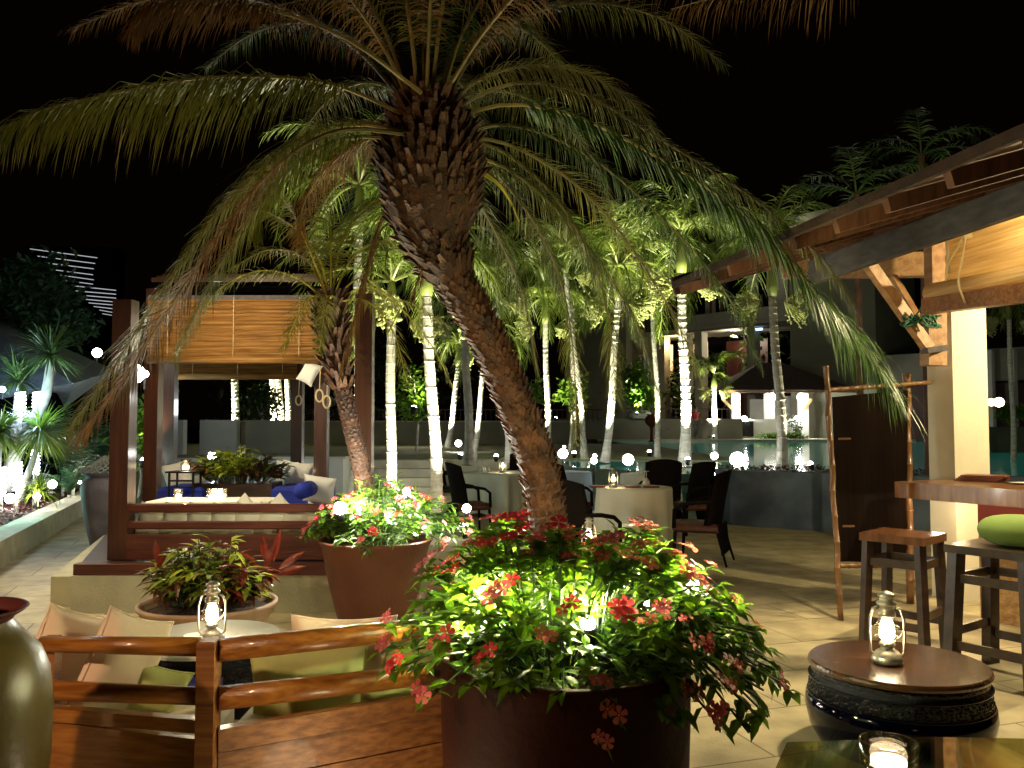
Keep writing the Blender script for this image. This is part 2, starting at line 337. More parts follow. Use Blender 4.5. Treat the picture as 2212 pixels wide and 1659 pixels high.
    def pillow(s, c, w_, h_, t_, rx=0.0, ry=0.0, rz=0.0, n=12, rag=0.0):
        m = Euler((rx, ry, rz)).to_matrix(); c = Vector(c); base = len(s.v)
        sd = R.random() * 6
        for side in (1, -1):
            for i in range(n + 1):
                for j in range(n + 1):
                    x = -1 + 2 * i / n; y = -1 + 2 * j / n
                    th = max(0.0, (1 - x ** 4) * (1 - y ** 4)) ** .55
                    px = x * (1 - .10 * (1 - y * y) * abs(x)); py = y * (1 - .10 * (1 - x * x) * abs(y))
                    wr = 1 + .10 * math.sin(5 * x + sd) * math.sin(4 * y + sd * 2)
                    s.v.append(c + m @ Vector((px * w_ / 2, side * th * t_ / 2 * wr, py * h_ / 2)))
        N1 = (n + 1) ** 2
        for i in range(n):
            for j in range(n):
                a = base + i * (n + 1) + j; q = (a, a + 1, a + n + 2, a + n + 1); s.f.append(q); s.f.append(tuple(x + N1 for x in reversed(q)))
        return s
def link(name, mb, mk, off=None, smooth=False, mats=None):
    me = bpy.data.meshes.new(name); o_ = off if off is not None else Vector((0, 0, 0))
    me.from_pydata([tuple(v - o_) for v in mb.v], [], mb.f)
    if isinstance(mk, (list, tuple)):
        for k in mk: me.materials.append(M[k])
    else: me.materials.append(M[mk])
    me.update()
    if smooth: me.polygons.foreach_set('use_smooth', [True] * len(me.polygons))
    o = bpy.data.objects.new(name, me); COL.objects.link(o); return o
def tag(o, label=None, cat=None, group=None, kind=None):
    if label: o['label'] = label
    if cat: o['category'] = cat
    if group: o['group'] = group
    if kind: o['kind'] = kind
    return o
def thing(name, label, cat, loc=(0, 0, 0), group=None):
    o = bpy.data.objects.new(name, None); COL.objects.link(o); o.location = loc; o.empty_display_size = .1
    return tag(o, label, cat, group)
def rootloc(p):
    v = Vector((0, 0, 0))
    while p: v = v + p.location; p = p.parent
    return v
def part(name, mb, mk, parent, smooth=False, label=None, kind=None):
    o = link(name, mb, mk, rootloc(parent), smooth); o.parent = parent
    if label: o['label'] = label
    if kind: o['kind'] = kind
    return o
def single(name, mb, mk, label, cat, group=None, smooth=False, loc=None):
    o = link(name, mb, mk, Vector(loc) if loc is not None else None, smooth)
    if loc is not None: o.location = loc
    return tag(o, label, cat, group)
def struct(name, mb, mk, smooth=False): return tag(link(name, mb, mk, None, smooth), kind='structure')
def dup(root, loc, rz=0.0, label=None, sc=1.0):
    kids = list(root.children); r = root.copy(); COL.objects.link(r); r.location = loc; r.rotation_euler = (0, 0, rz); r.scale = (sc,) * 3
    if label: r['label'] = label
    for ch in kids:
        c = ch.copy(); COL.objects.link(c); c.parent = r
        for g in ch.children: d = g.copy(); COL.objects.link(d); d.parent = c
    return r
def spline(pts, n):
    P = [Vector(p) for p in pts]; P = [P[0] * 2 - P[1]] + P + [P[-1] * 2 - P[-2]]; out = []
    segs = len(P) - 3
    for i in range(n + 1):
        x = i / n * segs; k = min(int(x), segs - 1); t = x - k; a, b, c, d = P[k:k + 4]
        out.append(.5 * ((2 * b) + (c - a) * t + (2 * a - 5 * b + 4 * c - d) * t * t + (3 * b - a - 3 * c + d) * t ** 3))
    return out
# ---------------------------------------------------------------- the setting
A = Vector((-0.33, 1.0)).normalized()          # the direction in which the terrace, kerb and pergola run back
def gridplane(x0, x1, y0, y1, z): return MB().add([(x0, y0, z), (x1, y0, z), (x1, y1, z), (x0, y1, z)], [(0, 1, 2, 3)])
struct('ground', gridplane(-250, 250, -30, 420, -0.06), 'void')
struct('terrace_floor', gridplane(-14, 16, -6, 22, 0.0), 'paving')
struct('raised_terrace', MB().prism([(-14, 22), (5.5, 20), (5.5, 37), (-22, 37)], -0.05, 0.74), 'plinth')
# pool, set behind a raised wall
PW = [Gp(1588, 1030, 0.85), Gp(1800, 1052, 0.85)]
pl, pr_ = Vector((3.45, 13.6)), Vector((5.7, 12.0))
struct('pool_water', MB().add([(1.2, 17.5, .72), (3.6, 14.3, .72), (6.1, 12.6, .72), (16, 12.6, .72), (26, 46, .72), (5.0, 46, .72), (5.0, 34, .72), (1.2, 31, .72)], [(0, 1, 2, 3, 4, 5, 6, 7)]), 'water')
single('pool_wall', MB().prism([(3.45, 13.6), (5.9, 11.9), (13, 11.9), (13, 12.2), (6.0, 12.2), (3.65, 13.85), (3.6, 14.3), (3.35, 14.2)], 0.001, .86), 'wall_bluelit',
       'low blue lit retaining wall of the pool, behind the wicker chairs', 'wall')
struct('far_deck', MB().prism([(4.4, 44), (25, 44), (25, 75), (4.4, 75)], -0.05, 0.80), 'plinth')
struct('pool_coping', MB().box((13, 43.4, .76), (17.5, .9, .10)), 'ledge')
# dark ground cover between wall and water
def scatter_leaves(mb, pts, n, L, wd, up=0.6, spread=1.0, rnd=R):
    for _ in range(n):
        p = pts(); az = rnd.uniform(0, 6.283); e = rnd.uniform(-.2, 1.0) * up
        d = Vector((math.cos(az) * spread, math.sin(az) * spread, e)); mb.leaf(p, d, Vector((0, 0, 1)), L * rnd.uniform(.6, 1.3), wd * rnd.uniform(.7, 1.2), rnd.uniform(.1, .5))
m = MB(); 
def f_():
    t = R.random(); a, b = Vector((3.5, 14.3, .8)), Vector((6.2, 12.5, .8)); p = a.lerp(b, t) + Vector((R.uniform(-.15, .3), R.uniform(-.1, .45), R.uniform(-.02, .10))); return p
scatter_leaves(m, f_, 900, .10, .045, 1.0)
tag(link('ground_cover', m, 'redleaf'), 'low dark red ground cover along the pool wall', 'ground cover', kind='stuff')

# steps up to the raised terrace
m = MB()
for k in range(4): m.box((Wp(876, 1000, 20.3).x, 19.3 + .38 * k, .09 + .185 * k / 2), (1.9, .40, .18 + .185 * k))
single('stone_steps', m, 'ledge', 'pale stone steps leading up behind the lit palm trunks', 'steps')

# kerb and planting bed on the left
K0 = Vector((-4.55, 6.2)); K1 = K0 + A * 13
nb = Vector((-A.y, A.x))
def kp(t, s): q = K0 + A * t + nb * s; return (q.x, q.y)
single('garden_kerb', MB().prism([kp(-3, 0), kp(13, 0), kp(13, .34), kp(-3, .34)], .001, .30), 'kerb', 'low cream stone kerb along the lit garden bed at left', 'kerb')
struct('garden_bed', MB().prism([kp(-3, .345), kp(13, .345), kp(13, 9), kp(-3, 9)], -.02, .22), 'soil')

# ---------------------------------------------------------------- palms
def frond(ml, mr, pts, L, nl, wd,  droop=0.8, fwd=0.55, start=.14, rr=.016, flip=0.0, rnd=R, seg=3, keep=1.0, prof=None, lift=.15):
    P = spline(pts, 60); lens = [0]
    for a, b in zip(P, P[1:]): lens.append(lens[-1] + (b - a).length)
    mr.tube(P[::3], [rr * (1 - .85 * i / 20) for i in range(21)], 5, cap=False)
    def at(t):
        x = t * 60; k = min(int(x), 59); return P[k].lerp(P[k + 1], x - k), (P[k + 1] - P[k]).normalized()
    for i in range(nl):
        t = start + (1 - start) * (i + .5) / nl; s_ = (t - start) / (1 - start)
        ll = L * (min(1, .35 + s_ * 3.2)) * (1 - .62 * s_ ** 2.2)
        if prof: ll = L * prof(s_)
        for sg in (-1, 1):
            if rnd.random() > keep: continue
            p, T = at(min(.999, t + rnd.uniform(-.004, .004)))
            up = Vector((0, 0, 1)); sd = T.cross(up)
            if sd.length < .15: sd = T.cross(Vector((0.2, 1, 0)))
            sd.normalize(); n_ = sd.cross(T).normalized()
            d = sd * sg * (1 - .5 * s_ * .6) + T * (fwd + .5 * s_ + rnd.uniform(-.25, .25)) + n_ * (lift + rnd.uniform(-.35, .35))
            ml.blade(p, d, droop * rnd.uniform(.55, 1.5), ll * rnd.uniform(.6, 1.1), wd * rnd.uniform(.6, 1.2), (T + Vector((rnd.uniform(-.2, .2),) * 3)).normalized(), seg)

def arc(base, az, el, length, bend, n=5):
    """points of a frond that starts at elevation el and bends down"""
    p = Vector(base); out = [p.copy()]; e = el
    for i in range(n):
        d = Vector((math.cos(az) * math.cos(e), math.sin(az) * math.cos(e), math.sin(e))); p = p + d * length / n; out.append(p.copy()); e -= bend / n
    return out

def boots(mb, path, rads, rows, per, L, wd, out=.5, rnd=R, up=1.0):
    """stubs of old leaf stalks set in a spiral round a trunk"""
    P = spline(path, 50); k = 50
    for r in range(rows):
        t = (r + .5) / rows; x = t * k; i = min(int(x), k - 1); c = P[i].lerp(P[i + 1], x - i); T = (P[i + 1] - P[i]).normalized()
        xx = t * (len(rads) - 1); j = min(int(xx), len(rads) - 2); rad = lerp(rads[j], rads[j + 1], xx - j)
        a = T.cross(Vector((0, 1, .1))).normalized(); b = T.cross(a)
        for q in range(per):
            th = 2 * math.pi * (q + .5 * (r % 2)) / per + rnd.uniform(-.12, .12) + r * .13
            o_ = a * math.cos(th) + b * math.sin(th); sdv = T.cross(o_)
            p = c + o_ * rad * .93; l = L * rnd.uniform(.65, 1.25); ww = wd * rnd.uniform(.8, 1.15)
            tip = p + (T * up + o_ * out * rnd.uniform(.7, 1.4)).normalized() * l
            v = [p - sdv * ww / 2, p + sdv * ww / 2, p + T * l * .35 + o_ * l * .18 - sdv * ww * .42, p + T * l * .35 + o_ * l * .18 + sdv * ww * .42, tip - sdv * ww * .2, tip + sdv * ww * .2,
                 p + T * l * .5 - o_ * .01, tip - o_ * l * .12 + T * .004]
            mb.add(v, [(0, 1, 3, 2), (2, 3, 5, 4), (4, 5, 7), (2, 4, 6), (3, 6, 5), (4, 7, 6), (5, 6, 7)])

# ---- the big date palm in the middle
D = 6.0
tp = [Wp(1212, 1400, D), Wp(1190, 1180, D), Wp(1160, 1000, D), Wp(1112, 870, D), Wp(1055, 735, D), Wp(985, 610, D), Wp(948, 530, D), Wp(934, 430, D), Wp(930, 340, D), Wp(922, 235, D)]
tp[0].z = 0.0
palm = thing('date_palm', 'tall leaning date palm with drooping fronds and shaggy brown crown base in the middle', 'palm tree', tp[0])
tr = MB(); cut = tp[:7]; tr.tube(spline(cut, 40), [.135 - .0006 * i for i in range(20)] + [.123 + .0018 * max(0, i - 8) for i in range(21)], 16)
boots(tr, tp[:7], [.135, .128, .122, .122, .125, .13, .16], 66, 12, .075, .055, .55)
part('trunk', tr, 'boots', palm)
sk = MB(); sp_ = tp[5:]; sk.tube(spline(sp_, 20), [.135, .14, .15, .165, .185, .21, .24, .275, .31, .335, .35, .36, .36, .355, .345, .33, .305, .27, .23, .18, .12], 16)
boots(sk, sp_, [.14, .19, .31, .37, .33, .19], 28, 19, .145, .075, .55, up=.9)
part('leaf_base_cluster', sk, 'boots_dark', palm)
sk = MB(); boots(sk, sp_, [.14, .19, .31, .37, .33, .20], 13, 9, .15, .06, .6, up=.8); part('stalk_stub', sk, 'boots', palm)
CR = Wp(918, 235, D)
def fr(pts, L=.50, nl=85, wd=.0115, mk='frond', droop=.9, rk='rachis', label=None, **kw):
    ml, mr = MB(), MB(); frond(ml, mr, pts, L, int(nl * 2.7), wd, droop, **kw)
    nf = len(ml.f); o = link('frond', MB().add(ml.v, ml.f).add(mr.v, mr.f), [mk, rk], rootloc(palm)); o.parent = palm
    idx = [0] * nf + [1] * (len(o.data.polygons) - nf); o.data.polygons.foreach_set('material_index', idx)
    if label: o['label'] = label
def uv(*a): return [Wp(*x) for x in a]
b0 = (905, 262, 5.9)
fr(uv((890, 255, 5.8), (720, 182, 5.6), (560, 165, 5.4), (400, 172, 5.2), (230, 205, 5.1), (100, 235, 5.0), (-10, 285, 5.0)), L=.68, nl=110, mk='frond', droop=1.9)
fr(uv((880, 285, 5.7), (760, 268, 5.4), (650, 300, 5.2), (550, 378, 5.0), (440, 500, 4.9), (330, 660, 4.8), (240, 800, 4.8), (150, 925, 4.8)), L=.50, nl=130, mk='frond', droop=.85, start=.12, label='long drooping frond that hangs in front of the pergola at left')
fr(uv((880, 290, 5.7), (750, 280, 5.1), (640, 325, 4.8), (530, 430, 4.7), (430, 570, 4.6), (330, 720, 4.6), (260, 830, 4.6), (170, 945, 4.6)), L=.44, nl=110, mk='frond_dry', droop=.9, start=.3)
fr(uv((870, 300, 5.9), (740, 300, 5.6), (620, 370, 5.4), (520, 500, 5.3), (440, 640, 5.3), (380, 760, 5.3)), L=.44, nl=90, mk='frond', droop=1.2)
fr(uv((980, 320, 6.1), (1120, 380, 6.4), (1260, 520, 6.5), (1370, 690, 6.6), (1420, 850, 6.6)), L=.46, nl=85, mk='frond', droop=1.3)
fr(uv((970, 300, 6.1), (1100, 270, 6.4), (1260, 330, 6.7), (1420, 460, 6.9), (1560, 620, 7.0), (1640, 780, 7.0)), L=.44, nl=95, mk='green_dark', droop=1.2)
fr(uv((960, 245, 6), (1106, 180, 6.1), (1256, 200, 6.2), (1400, 285, 6.2), (1540, 370, 6.2), (1680, 470, 6.2), (1800, 590, 6.2), (1850, 680, 6.2)), L=.42, nl=100, droop=1.2)
fr(uv((970, 255, 6), (1106, 225, 6), (1256, 255, 6), (1431, 345, 5.9), (1556, 425, 5.8), (1660, 510, 5.7), (1760, 630, 5.6), (1850, 730, 5.6), (1935, 850, 5.6)), L=.58, nl=110, wd=.019, droop=1.15, mk='green_dark', prof=lambda s: min(1, .45 + s * 2) * (1 - .35 * s ** 4))
fr(uv((980, 290, 6.1), (1106, 315, 6.3), (1240, 395, 6.5), (1330, 490, 6.6), (1400, 590, 6.6), (1470, 710, 6.6), (1530, 860, 6.6)), L=.40, nl=90, mk='frond_yellow', droop=.7, rk='rachis', label='bright yellow green frond hanging down at centre right')
fr(uv((980, 310, 6.2), (1060, 360, 6.4), (1160, 490, 6.6), (1215, 620, 6.7), (1240, 780, 6.7), (1245, 960, 6.7)), L=.42, nl=85, droop=1.6)
fr(uv((980, 300, 6.1), (1090, 330, 6.3), (1210, 440, 6.4), (1290, 590, 6.5), (1320, 720, 6.5), (1330, 860, 6.5)), L=.42, nl=80, droop=1.4)
fr(uv((950, 340, 6.1), (1010, 400, 6.4), (1080, 520, 6.6), (1130, 640, 6.7), (1160, 800, 6.7)), L=.42, nl=75, droop=1.4)
fr(uv((1040, 370, 5.95), (1075, 395, 5.9), (1100, 430, 5.9), (1122, 480, 5.9)), L=.10, nl=5, rk='rachis_yellow', start=.7, rr=.022)
fr(uv((870, 280, 6), (760, 262, 6.2), (680, 292, 6.4), (600, 350, 6.5), (560, 430, 6.6), (545, 520, 6.6)), L=.42, nl=80, droop=1.1)
fr(uv((865, 300, 6), (800, 300, 6.1), (720, 350, 6.2), (660, 430, 6.3), (640, 540, 6.3)), L=.42, nl=70, droop=1.3, mk='frond_dry')
fr(uv((850, 420, 6), (815, 500, 6.0), (790, 590, 6.0), (765, 690, 6.0), (735, 800, 6.0)), L=.40, nl=75, droop=2.6, mk='frond_dry', rk='boots_light', start=.2, fwd=1.0, label='dry pinkish brown frond hanging down beside the trunk')
fr(uv((930, 520, 6), (925, 560, 5.9), (905, 600, 5.9), (890, 640, 5.9)), L=.25, nl=14, droop=2, mk='frond_dry')
# upright and far fronds
for (az, el, ln, bd, mk_, dr) in [(100, 80, 2.9, 1.0, 'green_dark', .5), (160, 66, 2.9, 1.7, 'frond', .8), (175, 50, 2.9, 1.5, 'frond_dry', 1.0), (200, 70, 3.0, 1.6, 'frond', .8),
                               (60, 64, 2.8, 1.7, 'frond', .8), (20, 60, 2.9, 1.9, 'frond', .8), (350, 72, 3.0, 1.5, 'green_dark', .7), (300, 75, 3.0, 1.1, 'green_dark', .6), (250, 74, 3.0, 1.3, 'frond', .8),
                               (130, 40, 2.5, 1.7, 'frond', 1.0), (45, 35, 2.4, 1.9, 'frond', 1.0), (80, 50, 2.4, 2.0, 'frond', 1.0), (10, 42, 1.9, 1.9, 'frond_yellow', .8), (220, 55, 2.8, 1.5, 'frond_dry', 1.1), (280, 60, 2.9, 1.3, 'frond_dry', 1.1), (330, 50, 2.8, 1.2, 'frond_dry', 1.1), (145, 55, 2.9, 1.5, 'green_dark', .9)]:
    a_ = math.radians(az); fr(arc(CR + Vector((math.cos(a_) * .1, math.sin(a_) * .1, -.02)), a_, math.radians(el), ln, bd), L=.40, nl=70, mk=mk_, droop=dr)
fr(uv((910, 200, 5.6), (760, 90, 5.2), (600, 25, 4.9), (430, 5, 4.7), (330, 15, 4.6), (285, 60, 4.6)), L=.34, nl=80, mk='frond_dry', droop=1.5, start=.4)

lamp('frond_fill_spot', (1.35, 4.3, 1.05), 95, (1.0, .90, .40), 'SPOT', size=.06, aim=tuple(Wp(1480, 430, 6)), angle=85, blend=.9)  # added spots brighten the fronds where leaves block the pot lights
lamp('frond_fill_spot', (-1.25, 6.35, 1.15), 60, (1.0, .90, .45), 'SPOT', size=.06, aim=tuple(Wp(640, 330, 5.3)), angle=88, blend=.9)
lamp('frond_fill_spot', (-4.6, 1.6, 1.9), 150, (1.0, .52, .17), 'SPOT', size=.06, aim=tuple(Wp(300, 640, 4.8)), angle=50, blend=.8)  # added warm spot for the long left frond
# ---- a second palm stands overhead: only its hanging frond tips show along the top edge
pm = thing('date_palm', 'overhead palm of which only dry frond tips hang in at the top edge', 'palm tree', (2.6, 4.6, 0))
tk = MB().tube(spline([(6.5, -2.6, 0), (6.3, -2.3, 2.4), (6.0, -1.8, 4.9)], 12), .15, 12); part('trunk', tk, 'boots', pm)
ml, mr = MB(), MB()
for pts in (uv((1900, -150, 4.2), (1700, -90, 4.4), (1450, -60, 4.7), (1200, -60, 5.0), (1000, -30, 5.2)), uv((2000, -100, 4.0), (1850, -60, 4.3), (1750, -40, 4.5), (1600, -20, 4.8), (1450, 20, 5.1)),
            uv((1500, -200, 4.2), (1300, -120, 4.4), (1100, -70, 4.7), (900, -50, 5), (700, -10, 5.2), (560, 20, 5.3))):
    P0 = Vector((6.0, -1.8, 4.9)); frond(ml, mr, [P0, P0.lerp(pts[0], .5) + Vector((0, 0, .5))] + pts, .40, 60, .009, 2.2, start=.45, fwd=.8)
part('crown', ml, 'frond_dry', pm); part('frond_stalk', mr, 'rachis', pm)

# ---- the small date palm that grows out of the flower pot
D2 = 7.0
t2 = uv((800, 1170, D2), (792, 1070, D2), (768, 960, D2), (742, 850, D2), (722, 760, D2), (715, 690, D2), (713, 650, D2))
pm = thing('date_palm', 'small date palm with a curved trunk growing from the brown flower pot', 'palm tree', Vector((t2[0].x, t2[0].y, t2[0].z)))
m = MB(); m.tube(spline(t2, 24), [.076 - .0005 * i for i in range(12)] + [.072, .07, .07, .075, .08, .09, .10, .105, .105, .10, .09, .07, .05], 12)
boots(m, t2[:5], [.076, .072, .07, .07, .07], 44, 10, .034, .036, .4); part('trunk', m, 'boots_dark', pm)
m = MB(); boots(m, t2[3:], [.08, .11, .12, .09], 12, 12, .13, .05, .6); part('leaf_base_cluster', m, 'boots', pm)
ml, mr = MB(), MB(); c2 = Wp(714, 655, D2)
for pts in (uv((714, 655, 7), (690, 560, 6.9), (645, 500, 6.8), (580, 460, 6.7), (530, 450, 6.7)), uv((714, 655, 7), (640, 600, 6.8), (560, 585, 6.6), (480, 620, 6.5), (440, 670, 6.5)),
            uv((714, 655, 7), (715, 560, 7), (712, 480, 7.1), (690, 400, 7.2)), uv((714, 655, 7), (760, 560, 7.1), (830, 520, 7.3), (900, 560, 7.4)),
            uv((714, 655, 7), (800, 620, 7), (880, 680, 7), (940, 760, 7), (985, 850, 7)), uv((714, 655, 7), (790, 650, 6.8), (850, 720, 6.7), (880, 830, 6.6)),
            uv((714, 655, 7), (712, 640, 6.7), (700, 680, 6.5), (690, 760, 6.4)), uv((714, 655, 7), (670, 640, 6.8), (640, 690, 6.6), (610, 760, 6.5)),
            uv((714, 655, 7), (660, 560, 7.2), (580, 540, 7.4), (500, 580, 7.5)), uv((714, 655, 7), (740, 520, 7.2), (800, 440, 7.4), (850, 430, 7.5)),
            uv((714, 655, 7), (660, 520, 6.8), (620, 440, 6.7), (560, 390, 6.6)), uv((714, 655, 7), (780, 600, 7.2), (840, 640, 7.3), (900, 660, 7.4), (960, 700, 7.4))):
    frond(ml, mr, pts, .26, 60, .013, .75, start=.18, rr=.010)
part('crown', ml, 'frond_yellow', pm); part('frond_stalk', mr, 'rachis_yellow', pm)

# ---- royal palms lit from below
BULB = MB().sphere((0, 0, .0), .09, 12)
def uplight(loc, aim, power, label, size=.07, color=WHITE, group='ground spotlights that light the palms', angle=70, glow='bulb', lr=None):
    t = thing('spotlight', label, 'spotlight', loc, group)
    l = Vector(loc); d = (Vector(aim) - l).normalized()
    m = MB().tube([l - d * size * 1.6, l - d * size * .4, l + d * size * .2, l + d * size * .55], [size * .7, size * 1.0, size * 1.08, size * 1.12], 14); part('housing', m, 'metal_black', t, True)
    m = MB().sphere(l + d * size * .75, size * .98, 12); part('lens', m, glow, t, True)
    lamp('lamp', l + d * size * 2.4, power, color, 'SPOT', size * .6, aim=Vector(aim), blend=.8, angle=angle, parent=t)
    return t
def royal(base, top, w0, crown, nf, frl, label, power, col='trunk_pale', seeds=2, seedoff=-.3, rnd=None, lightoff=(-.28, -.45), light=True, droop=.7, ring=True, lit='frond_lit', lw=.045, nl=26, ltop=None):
    rnd = rnd or random.Random(int(base.x * 100) + 5)
    t = thing('palm_tree', label, 'palm tree', base, 'slim pale palms along the terrace')
    P = spline([base, base.lerp(top, .33) + (Vector((.04, 0, 0)) * (top - base).length * .3), base.lerp(top, .7), top], 60); m = MB()
    H = (top - base).length; rings = max(10, int(H / .13)); rr = []
    Q = [P[0]]
    pts = []; rad = []
    for i in range(rings):
        for dz, s_ in ((0, 1.0), (.12, 1.07), (.22, 1.0), (.9, .98)):
            x = min(59.999, (i + dz) / rings * 60); k = int(x); pts.append(P[k].lerp(P[k + 1], x - k)); fl = 1 + .35 * max(0, 1 - (i + dz) / rings * 7)
            rad.append(w0 / 2 * s_ * (1 - .25 * x / 60) * fl * (1 + rnd.uniform(-.05, .05)))
    m.tube(pts, rad, 12); part('trunk', m, col, t)
    cs = top + Vector((0, 0, crown)); m = MB().tube([top, top.lerp(cs, .25), top.lerp(cs, .8), cs], [w0 * .42, w0 * .55, w0 * .36, w0 * .2], 12); part('crownshaft', m, 'crownshaft', t, True)
    ml, mr = MB(), MB()
    for i in range(nf + 4):
        a_ = 6.283 * i / (nf + 4) + rnd.uniform(-.4, .4); el = rnd.choice((1.3, 1.0, .7, .35, .0)) + rnd.uniform(-.2, .2)
        frond(ml, mr, arc(cs, a_, el, frl * rnd.uniform(.8, 1.1), 2.1 + rnd.uniform(-.3, .4)), frl * .34, int(nl * 1.5), lw * .65, droop * 1.25, start=.12, rr=.014 * frl, rnd=rnd, seg=3, fwd=.7)
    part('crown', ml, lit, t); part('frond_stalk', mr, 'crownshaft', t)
    if seeds:
        m = MB()
        for s_ in range(seeds):
            a_ = s_ * 3.1 + rnd.uniform(-.5, .5) + .2; c = top + Vector((math.cos(a_) * .25, math.sin(a_) * .2, seedoff * .3))
            m = MB()
            for k in range(34):
                d = Vector((math.cos(a_) + rnd.uniform(-.7, .7), math.sin(a_) * .6 + rnd.uniform(-.7, .7), rnd.uniform(-.9, .5))).normalized()
                L_ = frl * .28 * rnd.uniform(.5, 1.1); e = c + d * L_; m.beam(c, e, .022, .022); 
                for q in range(5): f = rnd.uniform(.4, 1); pp = c.lerp(e, f) + Vector((rnd.uniform(-.05, .05), rnd.uniform(-.05, .05), rnd.uniform(-.06, .03))); m.sphere(pp, .022, 5)
            part('seed_cluster', m, 'seeds', t)
    if light:
        lo = base + Vector((lightoff[0], lightoff[1], .12)); tgt = ltop if ltop is not None else base.lerp(top, .62)
        uplight(lo, tgt, power * 5.5, 'ground spotlight at the foot of the ' + ' '.join(label.split(',')[0].split()[:8]), size=.05, angle=50)
    return t
royal(Vector((Wp(943, 1060, 9).x, 9, .43)), Wp(922, 640, 9), .135, .5, 11, 1.5, 'pale ringed palm trunk, brightest and nearest left of the big palm', 130, droop=.8, lw=.03, nl=34, lightoff=(.32, -.5))
royal(Vector((Wp(838, 1000, 11).x, 11, 0)), Wp(846, 690, 11), .145, .5, 10, 1.6, 'slim pale palm beside the right pergola post, left of the brightest trunk', 120, droop=.8, lw=.035, lightoff=(.32, -.5))
royal(Vector((Wp(1307, 997, 19).x, 19, .74)), Wp(1336, 650, 19), .18, .8, 13, 2.3, 'slightly leaning pale palm behind the white tables, centre right', 330)
royal(Vector((Wp(1479, 1000, 17.5).x, 17.5, .74)), Wp(1472, 590, 17.5), .225, .9, 15, 2.2, 'straight brightly lit palm at the pool edge, whitest trunk of all', 420, seedoff=-.9, lightoff=(-.05, -.55))
royal(Vector((Wp(1690, 1005, 16).x, 16, .7)), Wp(1668, 640, 16), .19, .8, 13, 2.1, 'dim greenish palm with a dark trunk between pool and bamboo screen', 70, col='trunk_grey', lightoff=(.5, -.1))
royal(Vector((Wp(968, 962, 31).x, 31, .74)), Wp(990, 790, 31), .22, .8, 11, 1.9, 'far white palm leaning right beside the far wall', 420, seeds=0)
royal(Vector((Wp(1012, 1000, 17.5).x, 17.5, .74)), Wp(1004, 700, 17.5), .19, .7, 10, 1.7, 'grey unlit palm trunk close left of the big palm', 30, col='trunk_grey', light=False)
royal(Vector((Wp(1022, 990, 20).x, 20, .74)), Wp(1048, 760, 20), .13, .6, 10, 1.7, 'thin ringed palm leaning right, just left of the big palm', 160)
royal(Vector((Wp(1182, 960, 22).x, 22, .74)), Wp(1178, 700, 22), .17, .7, 12, 2.0, 'thin lit palm just right of the big palm trunk', 240)
royal(Vector((Wp(1236, 930, 26).x, 26, .74)), Wp(1238, 660, 26), .20, .8, 12, 2.2, 'thin pale palm against the dark between two brighter trunks', 200, seeds=1)
royal(Vector((Wp(1543, 948, 44.2).x, 44.2, .8)), Wp(1543, 840, 44.2), .30, .8, 10, 2.6, 'little spotlit palm in the hedge beyond the pool', 700, lw=.06, droop=.9, lightoff=(-.2, -.7))
royal(Vector((Wp(764, 1000, 12.5).x, 12.5, .42)), Wp(776, 470, 12.5), .15, .5, 13, 1.9, 'tall palm behind the right front pergola post, its crown glowing beside the big trunk', 150, lw=.035, nl=32, seeds=1, lightoff=(.25, -.5))
royal(Vector((Wp(1100, 990, 19).x, 19, .74)), Wp(1072, 640, 19), .15, .6, 12, 2.1, 'palm half hidden behind the big trunk, crown lit just right of it', 150, seeds=1)
royal(Vector((Wp(1262, 985, 21).x, 21, .74)), Wp(1222, 590, 21), .15, .7, 12, 2.3, 'leaning palm with a high crown, right of the thin palm behind the big trunk', 180, seeds=1)
royal(Vector((Wp(1420, 975, 22).x, 22, .74)), Wp(1408, 600, 22), .15, .7, 12, 2.3, 'palm just left of the whitest trunk, partly behind the small bright tree', 160, seeds=2)
for (u, lab, s_) in ((507, 'lone white palm trunk seen through the pergola, in front of the dark gap', .3), (588, 'left one of three close white trunks seen through the pergola', .26), (604, 'leaning middle one of three close trunks seen through the pergola', .26), (621, 'right one of three close white trunks seen through the pergola', .24)):
    royal(Vector((Wp(u + (4 if u == 604 else 0), 940, 33).x, 33, .74)), Wp(u - (6 if u == 604 else 0), 760, 33), s_, .7, 9, 1.8, lab, 380, seeds=0, col='trunk_grey' if u == 604 else 'trunk_pale')
# ---------------------------------------------------------------- pergola at left
YF = 7.6; pxF = F / YF
def post(t, u, d, zt, wd, name='post', z0=.41, mk='wood_red'):
    p = Wp(u, HOR, d); part(name, MB().box((p.x, d, (z0 + zt) / 2), (wd, wd, zt - z0), bev=.006), mk, t)
pg = thing('pergola', 'dark red timber pergola with a cushioned bench on a cream plinth', 'pergola', (-3.3, 7.6, 0))
xl = Wp(267, HOR, YF).x; xr = Wp(786, HOR, YF).x
def pgx(u, d): return Wp(u, HOR, d).x
